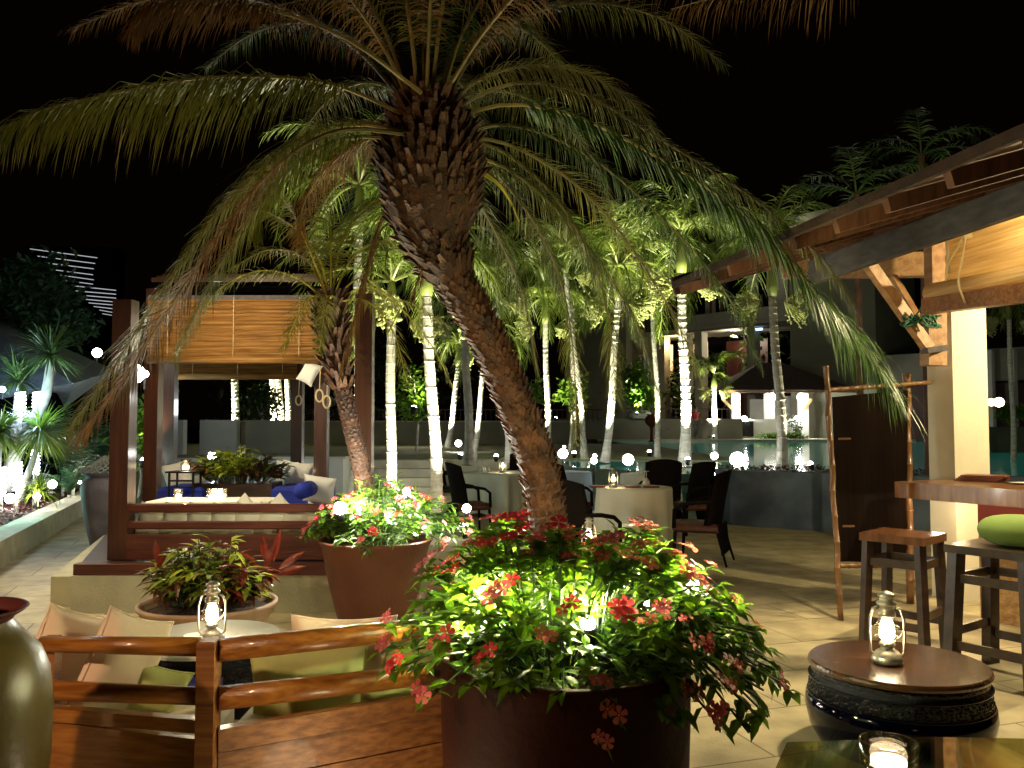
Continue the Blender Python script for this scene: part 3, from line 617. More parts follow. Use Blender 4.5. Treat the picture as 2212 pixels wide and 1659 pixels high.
# plinth
pl_ = [(xl - .28, YF - .30), (xr + .25, YF - .25), (pgx(740, 14.6) + .2, 14.6), (pgx(345, 14.6) - .3, 14.6)]
part('plinth', MB().prism(pl_, .001, .315), 'plinth', pg)
part('plinth_step', MB().prism([(xl - .60, YF - .02), (xl - .285, YF - .02), (xl - .285 - 1.0, YF + 3.2), (xl - 1.6, YF + 3.2)], .001, .26), 'plinth', pg)
part('sill_beam', MB().box(((xl + xr) / 2 + .02, YF - .24, .365), (xr - xl + .58, .10, .095), bev=.004), 'wood_red_h', pg)
part('floor_deck', MB().prism([(xl - .26, YF - .18), (xr + .24, YF - .13), (pgx(740, 14.5) + .2, 14.5), (pgx(345, 14.5) - .3, 14.5)], .317, .405), 'wood_dark', pg)
post(pg, 267, YF, 2.70, .165); post(pg, 787, YF, 2.75, .15)
post(pg, 331, 10.8, 3.3, .17); post(pg, 695, 10.8, 3.3, .16); post(pg, 368, 14.2, 3.2, .18); post(pg, 643, 14.2, 3.2, .18)
z = 3.22
part('beam', MB().beam((pgx(320, 10.8), 10.8, 3.30), (pgx(706, 10.8), 10.8, 3.30), .06, .08), 'void', pg)
part('beam', MB().beam((pgx(355, 14.2), 14.2, 3.25), (pgx(655, 14.2), 14.2, 3.25), .08, .10), 'void', pg)
m = MB()
for k in range(3): m.beam((pgx(325, 10.7), 10.66 + k * .15, 3.40 + k * .05), (pgx(705, 10.7), 10.66 + k * .15, 3.40 + k * .05), .03, .05)
part('roof_battens', m, 'wood_dark', pg)
# bench front
part('bench_panel', MB().box(((xl + xr) / 2, YF - .06, .525), (xr - xl - .16, .05, .215)), 'wood_red_h', pg)
part('rail', MB().box(((xl + xr) / 2, YF - .05, .86), (xr - xl - .16, .055, .075), bev=.01), 'wood_red_h', pg)
part('rail', MB().box(((xl + xr) / 2, YF - .05, .712), (xr - xl - .16, .055, .07), bev=.01), 'wood_red_h', pg)
part('bench_seat', MB().box(((xl + xr) / 2, YF + .42, .52), (xr - xl - .18, .70, .10)), 'wood_dark', pg)
# cushions leaning inside the back rail
nC = 9
for i in range(nC):
    x = lerp(xl + .20, xr - .22, i / (nC - 1)); m = MB().pillow((x, YF + .14, .715), .285, .31, .13, ry=.36, rx=.10)
    single('cushion', m, 'fabric_cream', 'cream cushion in the slanted row behind the pergola rails' , 'cushion', 'identical cream cushions packed in a row behind the pergola rails', smooth=True, loc=(x, YF + .14, .715))
# blinds
def blind(name, u0, u1, v0, v1, d, label, mk='blind'):
    a = Wp(u0, v0, d); b = Wp(u1, v1, d); t = thing(name, label, 'blind', ((a.x + b.x) / 2, d, b.z)); n = 60; m = MB(); vs = []
    H = a.z - b.z
    for i in range(n + 1):
        z_ = b.z + .07 + (H - .07) * i / n; yy = d - .02 + .012 * math.sin(i * .55) + .01 * math.sin(i * 1.7)
        vs += [(a.x, yy, z_), (b.x, yy + .01, z_)]
    m.add(vs, [(2 * i, 2 * i + 1, 2 * i + 3, 2 * i + 2) for i in range(n)])
    k = len(vs); m.add([(x, y + .008, z_) for x, y, z_ in vs], [(2 * i + 1, 2 * i, 2 * i + 2, 2 * i + 3) for i in range(n)])
    part('slats', m, mk, t)
    m = MB().tube([(a.x, d - .02, b.z + .045), (b.x, d - .02, b.z + .045)], .05, 12); part('bottom_roll', m, mk, t, True)
    m = MB().box(((a.x + b.x) / 2, d - .02, a.z + .0), (b.x - a.x, .03, .05)); part('head_rail', m, 'wood_grey', t)
    m = MB()
    for f_ in (.12, .5, .88): xx = lerp(a.x, b.x, f_); m.tube([(xx, d - .045, a.z), (xx, d - .05, b.z + .05)], .004, 5)
    part('cord', m, 'rope', t)
blind('bamboo_blind', 322, 692, 643, 785, 10.55, 'wide golden bamboo blind hanging at the front of the pergola')
blind('bamboo_blind', 388, 642, 780, 820, 14.0, 'smaller rolled up bamboo blind at the back of the pergola')
# white gathered cloth and rope hooks
m = MB(); c = Wp(668, 805, 10.6)
m.pillow(c, .22, .30, .10, ry=.5); single('curtain', m, 'fabric_white', 'small bundle of white cloth tied up beside the right pergola post', 'curtain', smooth=True, loc=c)
for i, (u, v) in enumerate(((645, 865), (690, 855), (706, 868))):
    c = Wp(u, v, 10.45 if i else 13.6); m = MB()
    pts = [c + Vector((math.sin(a) * .045, 0, -math.cos(a) * .075)) for a in [k * .45 for k in range(15)]]; m.tube(pts, .013, 6)
    m.tube([c + Vector((0, 0, .07)), c + Vector((.01, 0, .36))], .008, 5)
    single('rope_loop', m, 'rope', ['coiled rope loop hanging on the far thin pergola post', 'rope loop hanging on the right pergola post, left of a pair', 'rope loop hanging on the right pergola post, right of a pair'][i], 'rope', smooth=True, loc=c)
# things on and inside the pergola
tb = thing('low_table', 'low table with white cloth and candles inside the pergola', 'table', (pgx(470, 8.9), 8.9, .41))
cx = pgx(470, 8.9)
part('tabletop', MB().box((cx, 8.9, .80), (1.25, .55, .035), bev=.01), 'cloth', tb)
part('table_base', MB().box((cx, 8.9, .595), (.9, .30, .365)), 'wood_dark', tb)
def candleglass(name, p, r, h, label, group=None, power=0):
    t = thing(name, label, 'candle', p, group); p = Vector(p)
    part('glass', MB().lathe([(r * .8, 0), (r, h * .3), (r * 1.02, h), (r * .96, h), (r * .9, h * .25), (r * .6, .012)], p, 20), 'glass', t, True)
    part('candle', MB().lathe([(r * .62, .014), (r * .62, h * .42), (0, h * .45)], p, 14), 'candle_glow', t, True)
    if power: lamp('lamp', p + Vector((0, 0, h * .8)), power, WARM, size=.02, parent=t)
    return t
for i, (u, v, lab, r_) in enumerate(((385, 1072, 'glass candle at the left end of the pergola table', .045), (458, 1074, 'left candle glass of the bright group on the pergola table', .05), (470, 1076, 'tall middle candle glass in the bright group on the pergola table', .05), (481, 1070, 'right candle glass of the bright group on the pergola table', .045))):
    p = Wp(u, v, 8.75); candleglass('candle_glass', (p.x, 8.75, .819), r_, .12, lab, 'candles on the pergola table', 2.0 if i != 2 else 3.5)
p = Wp(400, 1000, 10.2); candleglass('candle_glass', (Wp(401, 1015, 10.2).x, 10.2, 1.045), .06, .13, 'candle glass on the little black stand in the pergola', None, 3)
# small black frame stand
t = thing('side_stand', 'small black metal frame stand in front of the blue seat', 'stand', (pgx(404, 10.2), 10.2, .41))
for dx in (-.14, .14):
    for dy in (-.12, .12): part('leg', MB().box((pgx(402, 10.2) + dx, 10.2 + dy, .715), (.022, .022, .61)), 'metal_black', t)
part('top_frame', MB().box((pgx(402, 10.2), 10.2, 1.03), (.36, .30, .02)), 'metal_black', t)
part('cross_bar', MB().box((pgx(402, 10.2), 10.08, .93), (.26, .02, .02)), 'metal_black', t)
def pil(u, v, d, w_, h_, mk, label, rx=.25, ry=0.0, rz=0.0, t=.16, name='cushion', cat='cushion'):
    p = Wp(u, v, d); m = MB().pillow(p, w_, h_, t, rx, ry, rz, n=18); o = single(name, m, mk, label, cat, None, True, p)
    if d < 5:
        mm = Euler((rx, ry, rz)).to_matrix(); pts = []
        for k in range(49):
            q = k / 12; sd_ = int(q) % 4; f = (q - int(q)) * 2 - 1; x, y = ((f, -1), (1, f), (-f, 1), (-1, -f))[sd_]
            px = x * (1 - .10 * (1 - y * y) * abs(x)); py = y * (1 - .10 * (1 - x * x) * abs(y)); pts.append(p + mm @ Vector((px * w_ / 2, 0, py * h_ / 2)))
        part('piping', MB().tube(pts, .0055, 6, cap=False), mk, o, True)
    return o
pil(382, 1026, 11.2, .36, .34, 'fabric_white', 'white cushion leaning against the left back pergola post', ry=-.25)
pil(424, 1026, 12.0, .30, .28, 'fabric_white', 'white cushion left of the croton planter, tilted', ry=-.3)
pil(620, 1022, 11.4, .30, .34, 'fabric_white', 'white cushion behind the largest one at the right of the planter', ry=.1)
pil(643, 1032, 11.0, .40, .44, 'fabric_white', 'largest white cushion standing on the blue seat', ry=.12)
pil(690, 1058, 10.0, .38, .36, 'fabric_white', 'white cushion with frilled edge behind the bright flowers', ry=.15, rx=.4)
def seat(u0, u1, v, d, label):
    a = Wp(u0, v, d); b = Wp(u1, v, d); m = MB().box(((a.x + b.x) / 2, d + .3, (a.z + .42) / 2), (b.x - a.x, .7, a.z - .42), bev=.04); single('sofa', m, 'fabric_blue', label, 'sofa', smooth=False)
seat(345, 440, 1052, 10.3, 'bright blue upholstered seat at the left inside the pergola')
seat(588, 700, 1052, 10.3, 'bright blue upholstered seat at the right inside the pergola')
p = Wp(660, 1058, 9.7); m = MB().tube([(p.x, 9.5, p.z), (p.x, 9.95, p.z)], .09, 16); single('bolster', m, 'fabric_blue', 'round blue bolster on the right blue seat', 'bolster', smooth=True)
m = MB(); 
for i, u in enumerate((524, 600)):
    c = Wp(u, 1080, 8.3); m = MB().add([(c.x - .10, 8.3, .80), (c.x + .10, 8.3, .80), (c.x + .08, 8.45, .80), (c.x - .08, 8.45, .80), (c.x, 8.37, .93)], [(0, 1, 4), (1, 2, 4), (2, 3, 4), (3, 0, 4), (3, 2, 1, 0)])
    if i == 1:
        single('napkin', m, 'cloth', 'pointed folded napkin at the right end of the pergola table', 'napkin')
    else: single('napkin', m, 'cloth', 'wide folded napkin near the middle of the pergola table', 'napkin')
tag(link('shelf', MB().box((pgx(560, 8.37), 8.37, .785), (.75, .25, .03)), 'cloth'), 'narrow ledge carrying the folded napkins in the pergola', 'ledge')

# ---- croton planters
def croton(name, c, rx, ry, h, n, L, wd, label, pot, mixes=('croton_green', 'croton_red', 'croton_brown', 'croton_yellow'), rnd=None, droop=.5):
    t = thing(name, label, 'plant', c); rnd = rnd or random.Random(3)
    pot(t); ms = {k: MB() for k in mixes}; st = MB(); c = Vector(c)
    for i in range(n):
        a = rnd.uniform(0, 6.283); r = math.sqrt(rnd.random()); base = c + Vector((math.cos(a) * r * rx * .75, math.sin(a) * r * ry * .75, 0))
        tip = c + Vector((math.cos(a) * r * rx * 1.15, math.sin(a) * r * ry * 1.15, h * (1 - .55 * r * r) * rnd.uniform(.55, 1.1))); st.beam(base, tip, .008, .008)
        sect = (math.cos(a) * r + .3 * rnd.uniform(-1, 1)); k = mixes[0] if abs(sect) < .35 else mixes[1] if sect > .35 and rnd.random() < .55 else mixes[2] if rnd.random() < .7 else mixes[0]
        if len(mixes) > 3 and rnd.random() < .18: k = mixes[3]
        for q in range(9):
            f = rnd.uniform(.35, 1.0); p = base.lerp(tip, f); az = rnd.uniform(0, 6.283) if rnd.random() < .6 else a + rnd.uniform(-.9, .9)
            d = Vector((math.cos(az), math.sin(az), rnd.uniform(.0, .9))); ms[k].leaf(p, d, Vector((0, 0, 1)), L * rnd.uniform(.6, 1.25), wd * rnd.uniform(.7, 1.3), droop * rnd.uniform(.5, 1.5))
    for k in mixes:
        if ms[k].v: part('foliage', ms[k], k, t)
    part('stem', st, 'stem', t); return t
bc = Wp(450, 1298, 6.15); bc = Vector((bc.x, 6.15, .31))
def bowlpot(t):
    part('bowl', MB().lathe([(.30, -.309), (.36, -.25), (.425, -.08), (.44, -.06), (.45, -.055), (.455, -.01), (.475, .0), (.478, .025), (.455, .03), (.44, .0), (.42, -.06)], bc, 48), 'pot_bowl', t, True)
    part('soil', MB().lathe([(.43, -.06), (.42, -.03), (.2, -.01), (0, 0)], bc, 24), 'soil', t)
croton('potted_plant', bc + Vector((0, 0, .03)), .40, .30, .42, 120, .135, .055, 'wide low terracotta bowl of green and dark red crotons behind the white table', bowlpot)
# long red leaves that stand out
m = MB(); rn = random.Random(5)
for (u, v, dx, dz, L_) in ((590, 1225, .15, 1, .24), (575, 1225, -.22, 1, .20), (600, 1240, .8, .6, .22), (345, 1235, -.35, 1, .22), (560, 1235, -.9, .6, .2), (600, 1250, 1, .3, .2), (340, 1245, .5, 1, .16), (570, 1240, .4, 1, .22)):
    p = Wp(u, v, 6.1); m.leaf(p, Vector((dx, rn.uniform(-.3, .3), dz)), Vector((0, -1, .3)), L_, .060, .15)
tag(link('red_leaves', m, 'croton_red'), 'tall red leaves', None).parent = bpy.data.objects['potted_plant']
o = bpy.data.objects['red_leaves']; o.location = -bc; o.name = 'foliage'
pc = Wp(515, 1060, 10.6); pc = Vector((pc.x, 10.6, .88))
def boxpot(t): part('planter_box', MB().box((pc.x, pc.y, .66), (.95, .50, .44), bev=.01), 'wood_dark', t)
croton('potted_plant', pc, .50, .30, .42, 110, .15, .065, 'leafy yellow green and red planter in the middle of the pergola', boxpot, ('croton_yellow', 'croton_brown', 'croton_brown', 'croton_green'), random.Random(9), .3)

# ---------------------------------------------------------------- flower pots
def flowerbush(t, c, R_, zc, tipfn, nsh, L, wd, fl, rnd, nleaf=11, leafmat='leaf', fls=(('petal_red', .4), ('petal_pink', .3), ('petal_coral', .3)), frate=.5, stemr=.004):
    """shoots that arch out of the pot, each with leaves along it and often a flower head at its tip"""
    lf = MB(); st = MB(); heads = []
    for i in range(nsh):
        tip = tipfn(rnd); a = math.atan2(tip.y - c.y, tip.x - c.x); r0 = R_ * .55 * math.sqrt(rnd.random())
        base = c + Vector((math.cos(a) * r0, math.sin(a) * r0, 0)); mid = base.lerp(tip, .5) + Vector((0, 0, .18 * (tip - base).length + max(0, (c.z - tip.z)) * .7))
        P = spline([base, mid, tip], 12); st.tube(P[::2], stemr, 4, cap=False)
        for q in range(nleaf):
            f = 1 - (rnd.random() ** 1.5) * .72; x = f * 12; k = min(int(x), 11); p = P[k].lerp(P[k + 1], x - k); T = (P[k + 1] - P[k]).normalized()
            az = rnd.uniform(0, 6.283); o_ = Vector((math.cos(az), math.sin(az), rnd.uniform(-.4, .5))); d = (o_ + T * .6).normalized()
            lf.leaf(p, d, Vector((rnd.uniform(-.3, .3), rnd.uniform(-.3, .3), 1)), L * rnd.uniform(.65, 1.2), wd * rnd.uniform(.8, 1.15), rnd.uniform(.1, .6))
        if rnd.random() < frate:
            d = (P[-1] - P[-2]).normalized() * .6 + Vector((0, -.25, .6)); heads.append((P[-1] + Vector((0, -.015, .035)), d.normalized(), rnd))
    part('foliage', lf, leafmat, t); part('stem', st, 'stem', t)
    protos = []
    tot = sum(x[1] for x in fls)
    for kname, _ in fls:
        for var in range(2):
            m = MB(); nfl = rnd.choice((3, 4)) if var else 2; e = []
            for q in range(nfl):
                cc = Vector((0, 0, 0)) if q == 0 else Vector((rnd.uniform(-1, 1) * fl * 1.25, rnd.uniform(-1, 1) * fl * 1.25, rnd.uniform(-.5, .4) * fl)); tl = Vector((rnd.uniform(-.4, .4), rnd.uniform(-.4, .4), 1)).normalized()
                x = tl.cross(Vector((.3, .9, .1))).normalized(); y = tl.cross(x)
                for pe in range(5):
                    a = 6.283 * pe / 5 + rnd.uniform(-.1, .1); d = x * math.cos(a) + y * math.sin(a); s_ = tl.cross(d); k = len(m.v)
                    m.v += [cc + d * fl * .08, cc + d * fl * .35 - s_ * fl * .2 + tl * fl * .06, cc + d * fl * .35 + s_ * fl * .2 + tl * fl * .06, cc + d * fl * .8 - s_ * fl * .33 + tl * fl * .08, cc + d * fl * .85 + s_ * fl * .33 + tl * fl * .1, cc + d * fl * .99 + tl * fl * .02]
                    m.f += [(k, k + 1, k + 2), (k + 1, k + 3, k + 4, k + 2), (k + 3, k + 5, k + 4)]
                e.append((cc + tl * fl * .08))
            nf = len(m.f)
            for cc in e: m.sphere(cc, fl * .10, 6)
            me = bpy.data.meshes.new('blossom'); me.from_pydata([tuple(v) for v in m.v], [], m.f); me.materials.append(M[kname]); me.materials.append(M['flower_eye'])
            me.polygons.foreach_set('material_index', [0] * nf + [1] * (len(m.f) - nf)); protos.append(me)
    base = rootloc(t); heads = sorted(heads, key=lambda q: q[0].y)[:150] ; rnd.shuffle(heads); heads = heads[:100]
    for (p, d, _) in heads:
        side = (p.x - c.x) / max(.01, R_); x = rnd.random() + (-.25 if side < -.3 else .2)
        me = protos[(0 if x < .4 else 2 if x < .75 else 4) + (1 if rnd.random() < .6 else 0)]
        o = bpy.data.objects.new('blossom', me); COL.objects.link(o); o.parent = t; o.location = p - base
        o.rotation_euler = d.to_track_quat('Z', 'Y').to_euler(); s_ = rnd.uniform(.75, 1.15); o.scale = (s_,) * 3
# big foreground pot
B1 = Vector((Wp(1220, 1410, 3.4).x, 3.4, .0)); RIM = .70
t = thing('flower_pot', 'big dark red round pot overflowing with pink and red flowers in the foreground', 'potted plant', B1)
part('pot', MB().lathe([(.455, .002), (.465, .03), (.480, .45), (.484, RIM - .03), (.488, RIM - .01), (.484, RIM), (.46, RIM + .003), (.45, RIM - .03), (.44, RIM - .1)], B1, 64), 'pot_red_shaded', t, True)
part('soil', MB().lathe([(.447, RIM - .09), (.44, RIM - .06), (.2, RIM - .04), (0, RIM - .04)], B1, 40), 'soil_rim', t)
def tip1(rnd):
    a = rnd.uniform(0, 6.283); r = rnd.random() ** .5; x = math.cos(a) * r; y = math.sin(a) * r
    rx = .90 if x > 0 else .74; z_ = RIM - .01 + (.44 + .05 * math.sin(3 * a)) * (1 - r ** 3) - (.10 if x < 0 else .11) * r ** 3 + rnd.uniform(-.05, .05)
    if y < -.2 and r > .6 and abs(x - .1) < .4: z_ -= .09
    if x < -.3: z_ += .07 * r
    if x > .35 and y < .2: z_ -= .07 * x * r
    return Vector((B1.x + x * rx + rnd.uniform(-.03, .03), B1.y + y * (.52 if y < 0 else .7), z_))
flowerbush(t, B1 + Vector((0, 0, RIM - .05)), .45, RIM, tip1, 360, .078, .040, .034, random.Random(11), nleaf=13, frate=.45)
for i, (u, v, d_, pw) in enumerate(((1045, 1375, 3.28, 24), (1150, 1330, 3.6, 24), (1270, 1400, 3.22, 20), (1395, 1380, 3.5, 24), (1110, 1235, 3.75, 22), (1340, 1260, 3.85, 20), (1500, 1350, 3.5, 12))):  # the last three are added to brighten dark parts of the bush
    p = Wp(u, v, d_); p.z = RIM + (.14 if i < 4 else .22)
    tt = thing('pot_light', ['small spotlight among the leaves at the left of the big flower pot', 'small spotlight left of centre in the big flower pot', 'small spotlight right of centre in the big flower pot', 'small spotlight among the leaves at the right of the big flower pot', 'added spotlight that brightens the back left of the big flower pot', 'added spotlight that brightens the back right of the big flower pot', 'added spotlight under the outermost right shoots of the big flower pot'][i], 'spotlight', p, 'little spotlights in the big flower pot')
    part('housing', MB().tube([p + Vector((0, 0, -.10)), p + Vector((0, 0, -.04)), p], [.03, .034, .036], 12), 'metal_black', tt, True)
    part('lens', MB().sphere(p + Vector((0, 0, .018)), .030, 10), 'bulb', tt, True)
    lamp('lamp', p + Vector((0, 0, .10)), pw * 1.15, (1.0, .93, .50), size=.03, parent=tt)
# the pot behind it with the little palm
B2 = Vector((Wp(812, 1165, 6.9).x, 6.9, 0)); RM2 = .68
t = thing('flower_pot', 'brown conical pot with a small palm and mixed flowers beside the pergola', 'potted plant', B2)
part('pot', MB().lathe([(.27, .002), (.29, .04), (.36, .30), (.425, .62), (.44, .65), (.455, RM2 - .01), (.45, RM2), (.42, RM2), (.41, RM2 - .06)], B2, 56), 'pot_red', t, True)
part('soil', MB().lathe([(.41, RM2 - .08), (.2, RM2 - .04), (0, RM2 - .03)], B2, 30), 'soil_rim', t)
def tip2(rnd):
    a = rnd.uniform(0, 6.283); r = rnd.random() ** .5; x = math.cos(a) * r; y = math.sin(a) * r; rx = .88 if x > 0 else .62
    return Vector((B2.x + x * rx, B2.y + y * .5, RM2 + .42 * (1 - r ** 2) * (1 if x > -.2 else .8) + .03 + rnd.uniform(-.04, .06) - (.05 * r ** 3)))
flowerbush(t, B2 + Vector((0, 0, RM2 - .03)), .40, RM2, tip2, 190, .085, .032, .026, random.Random(23), nleaf=11, leafmat='leaf_small', frate=.28)
for i, (u, v, pw, r_) in enumerate(((735, 1098, 34, .05), (772, 1100, 9, .022), (878, 1062, 16, .03), (900, 1150, 9, .026), (1008, 1098, 14, .034), (835, 1120, 12, .02))):
    p = Wp(u, v, 6.62 if i < 1 else 6.75); 
    tt = thing('pot_light', ['brightest spotlight, glaring at the left of the brown flower pot', 'spotlight at the foot of the small palm', 'spotlight in the leaves under the pale palm trunk', 'small spotlight at the front rim of the brown pot', 'spotlight at the right edge of the brown pot flowers', 'small spotlight in the middle of the brown pot flowers'][i], 'spotlight', p, 'little spotlights in the brown flower pot')
    part('housing', MB().tube([p + Vector((0, .02, -r_ * 2)), p + Vector((0, .02, -r_ * .6))], [r_ * .5, r_ * .8], 12), 'metal_black', tt, True)
    part('lens', MB().sphere(p, r_, 14), 'bulb', tt, True)
    lamp('lamp', p + Vector((.04, -.05, r_ * 1.6)), pw, (1.0, .98, .80), size=.04, parent=tt)
# ---------------------------------------------------------------- lanterns
def lantern(loc, h, label, power=2.5, rz=0.0, name='hurricane_lantern'):
    """an oil-lamp lantern: tank, glass globe, chimney, side tubes and bail"""
    t = thing(name, label, 'lantern', loc, None); s = h / .30; c = Vector(loc)
    def L_(p): return [(r * s, z * s) for r, z in p]
    part('tank', MB().lathe(L_([(.055, .001), (.062, .006), (.064, .018), (.056, .034), (.045, .048), (.030, .058), (.024, .07), (0, .07)]), c, 28), 'metal_lantern', t, True)
    part('burner', MB().lathe(L_([(.028, .069), (.034, .078), (.026, .088), (.010, .094), (0, .094)]), c, 20), 'metal_lantern', t, True)
    part('globe', MB().lathe(L_([(.028, .078), (.040, .100), (.046, .130), (.042, .160), (.030, .190), (.028, .196)]), c, 28), 'glass', t, True)
    part('chimney', MB().lathe(L_([(.032, .192), (.036, .198), (.034, .212), (.028, .216), (.028, .236), (.040, .242), (.040, .250), (.028, .258), (.026, .270), (.036, .276), (.030, .286), (.012, .296), (0, .298)]), c, 24), 'metal_lantern', t, True)
    for sg in (-1, 1):
        x = math.cos(rz) * sg; y = math.sin(rz) * sg
        part('side_tube', MB().tube([c + Vector((x * r * s, y * r * s, z * s)) for r, z in ((.045, .03), (.064, .045), (.068, .12), (.066, .18), (.054, .222), (.032, .232))], .0055 * s, 8), 'metal_lantern', t, True)
    m = MB()
    for zz in (.108, .150): m.tube([c + Vector((math.cos(a) * .049 * s, math.sin(a) * .049 * s, zz * s)) for a in [k * .42 for k in range(16)]], .0018 * s, 5)
    part('globe_guard', m, 'metal_lantern', t, True)
    m = MB(); x, y = math.cos(rz), math.sin(rz)
    m.tube([c + Vector((x * r * s - .02 * s * k, y * r * s, z * s)) for k, (r, z) in enumerate(((.066, .18), (.085, .15), (.092, .12), (.085, .095), (.07, .08)))], .0025 * s, 6); part('bail_handle', m, 'metal_lantern', t, True)
    part('flame', MB().lathe(L_([(0, .090), (.020, .098), (.030, .116), (.026, .136), (.013, .154), (0, .166)]), c, 12), 'flame', t, True)
    lamp('lamp', c + Vector((0, 0, .115 * s)), power, (1.0, .76, .46), size=.042 * s, parent=t)
    return t
# ---------------------------------------------------------------- drum tables
def drum(loc, r, h, label, top, topmk, over=1.02):
    t = thing('drum_table', label, 'table', loc); c = Vector(loc)
    part('drum_body', MB().lathe([(r * .84, .004), (r * .88, .012), (r * .985, h * .22), (r * 1.035, h * .46), (r * 1.02, h * .58), (r * .98, h * .605)], c, 64), 'drum_glaze', t, True)
    part('relief_band', MB().lathe([(r * .99, h * .605), (r * .995, h * .62), (r * .97, h * .78), (r * .975, h * .80), (r * .93, h * .83), (r * .96, h * .86), (r * .94, h * .905), (r * .90, h * .915), (0, h * .915)], c, 64), 'drum_relief', t, True)
    m = MB()
    for k in range(110):
        a = 6.283 * k / 110
        for zz, rr in ((.63, .990), (.665, .984), (.70, .980), (.735, .975), (.765, .97)): 
            b = a + R.uniform(-.02, .02); m.sphere(c + Vector((math.cos(b) * r * rr, math.sin(b) * r * rr, h * (zz + R.uniform(-.01, .01)))), r * R.uniform(.008, .018), 5)
    part('glaze_studs', m, 'drum_glaze', t, True)
    m = MB()
    for zz, rr in ((.605, 1.0), (.80, .985)): m.tube([c + Vector((math.cos(a) * r * rr, math.sin(a) * r * rr, h * zz)) for a in [6.283 * k / 48 for k in range(49)]], r * .012, 6, cap=False)
    part('glaze_ridge', m, 'drum_glaze', t, True)
    part('tabletop', MB().lathe([(r * .90, h * .916), (r * over, h * .925), (r * over * 1.01, h * .955), (r * over, h * .985), (r * over * .985, h), (0, h)], c, 72), topmk, t, False)
    return t
DL = Vector((Wp(453, 1370, 4.5).x, 4.5, 0)); zt = Wp(453, 1372, 4.5).z
drum(DL, .345, zt, 'black glazed drum table with a round white top behind the wooden bench', True, 'table_top_white', 1.03)
lt = Vector((Wp(457, 1385, 4.38).x, 4.38, zt + .002)); lantern(lt, .30, 'lit hurricane lantern standing on the round white table', 5, 0.1)
p = Wp(419, 1388, 4.35); p.z = zt + .002
single('ashtray', MB().lathe([(.045, 0), (.05, .004), (.052, .035), (.046, .035), (.044, .012), (0, .010)], p, 24), 'ceramic', 'small white ashtray beside the lantern on the round white table', 'ashtray', smooth=True, loc=p)
m = MB().lathe([(.30, .001), (.34, .01), (.35, .10), (.33, .16), (.0, .17)], (DL.x, DL.y, 0), 40)
DR = Vector((Wp(1938, 1425, 4.32).x, 4.32, 0)); zr = Wp(1938, 1428, 4.32).z
drum(DR, .425, zr, 'large black glazed drum table with a dark wooden top at the lower right', True, 'wood_drumtop', .985)
lantern(Vector((Wp(1917, 1414, 4.28).x, 4.28, zr + .002)), .355, 'lit hurricane lantern standing on the dark wooden drum table', 6, -.3)
# blue cushion seat round the left drum
single('seat_cushion', MB().prism([(DL.x - .30, 3.95), (DL.x + .22, 3.95), (DL.x + .20, 4.12), (DL.x - .26, 4.14)], .30, .40), 'fabric_blue', 'royal blue seat cushion seen below the rails of the front bench', 'cushion')

# ---------------------------------------------------------------- the foreground bench
PB = Vector((Wp(452, 1385, 3.30).x, 3.30)); 
PL = Vector((Wp(85, 1372, 3.40).x, 3.42)); PRt = Vector((Wp(965, 1330, 3.74).x, 3.72))
bn = thing('bench', 'varnished wooden bench with two round back rails meeting at a corner post', 'bench', (PB.x, PB.y, 0))
part('corner_post', MB().box((PB.x, PB.y, .385), (.068, .085, .79), bev=.006), 'wood_bench', bn)
part('corner_post', MB().box((PL.x + .02, PL.y + .03, .385), (.06, .06, .74), bev=.006), 'wood_bench', bn)
part('corner_post', MB().box((PRt.x - .02, PRt.y + .02, .385), (.06, .06, .77), bev=.006), 'wood_bench', bn)
def railz(v, p): return Wp(0, v, p.y).z
for side, Q, vs, n_ in (('l', PL, ((1377, 1419, 1374, 1408), (1486, 1524, 1468, 1512)), 0), ('r', PRt, ((1382, 1432, 1330, 1374), (1486, 1538, 1430, 1474)), 1)):
    d = (Q - PB).normalized(); a = PB + d * .036; b = Q
    for (t0, t1, e0, e1) in vs:
        za = (railz(t0, PB) + railz(t1, PB)) / 2; ra = (railz(t0, PB) - railz(t1, PB)) / 2; zb = (railz(e0, Q) + railz(e1, Q)) / 2; rb = (railz(e0, Q) - railz(e1, Q)) / 2
        m = MB(); m.tube([(a.x, a.y, za), (lerp(a.x, b.x, .5), lerp(a.y, b.y, .5), (za + zb) / 2), (b.x, b.y, zb)], [ra, (ra + rb) / 2, rb], 18); part('back_rail', m, 'wood_rail', bn, True)
    # lower boards
    z0 = railz(1600 if n_ else 1572, PB); nrm = Vector((-d.y, d.x)) * (1 if n_ else -1)
    if n_:
        part('top_board', MB().beam((a.x, a.y, railz(1600, PB)), (b.x, b.y, railz(1512, Q)), .05, .085), 'wood_bench', bn)
        for k in range(3):
            za = railz(1622, PB) - .012 - k * .125 - .06; zb = railz(1530, Q) - .012 - k * .125 - .06
            part('plank', MB().beam((a.x, a.y + .006, za), (b.x, b.y + .006, zb), .03, .119), 'wood_bench', bn)
    else:
        part('top_board', MB().beam((a.x, a.y, railz(1578, PB) + .02), (b.x, b.y, railz(1538, Q)), .05, .05), 'wood_rail', bn)
        za = railz(1620, PB) - .20; zb = railz(1555, Q) - .20; part('plank', MB().beam((a.x, a.y + .006, za + .04), (b.x, b.y + .006, zb), .03, .40), 'wood_rail', bn)
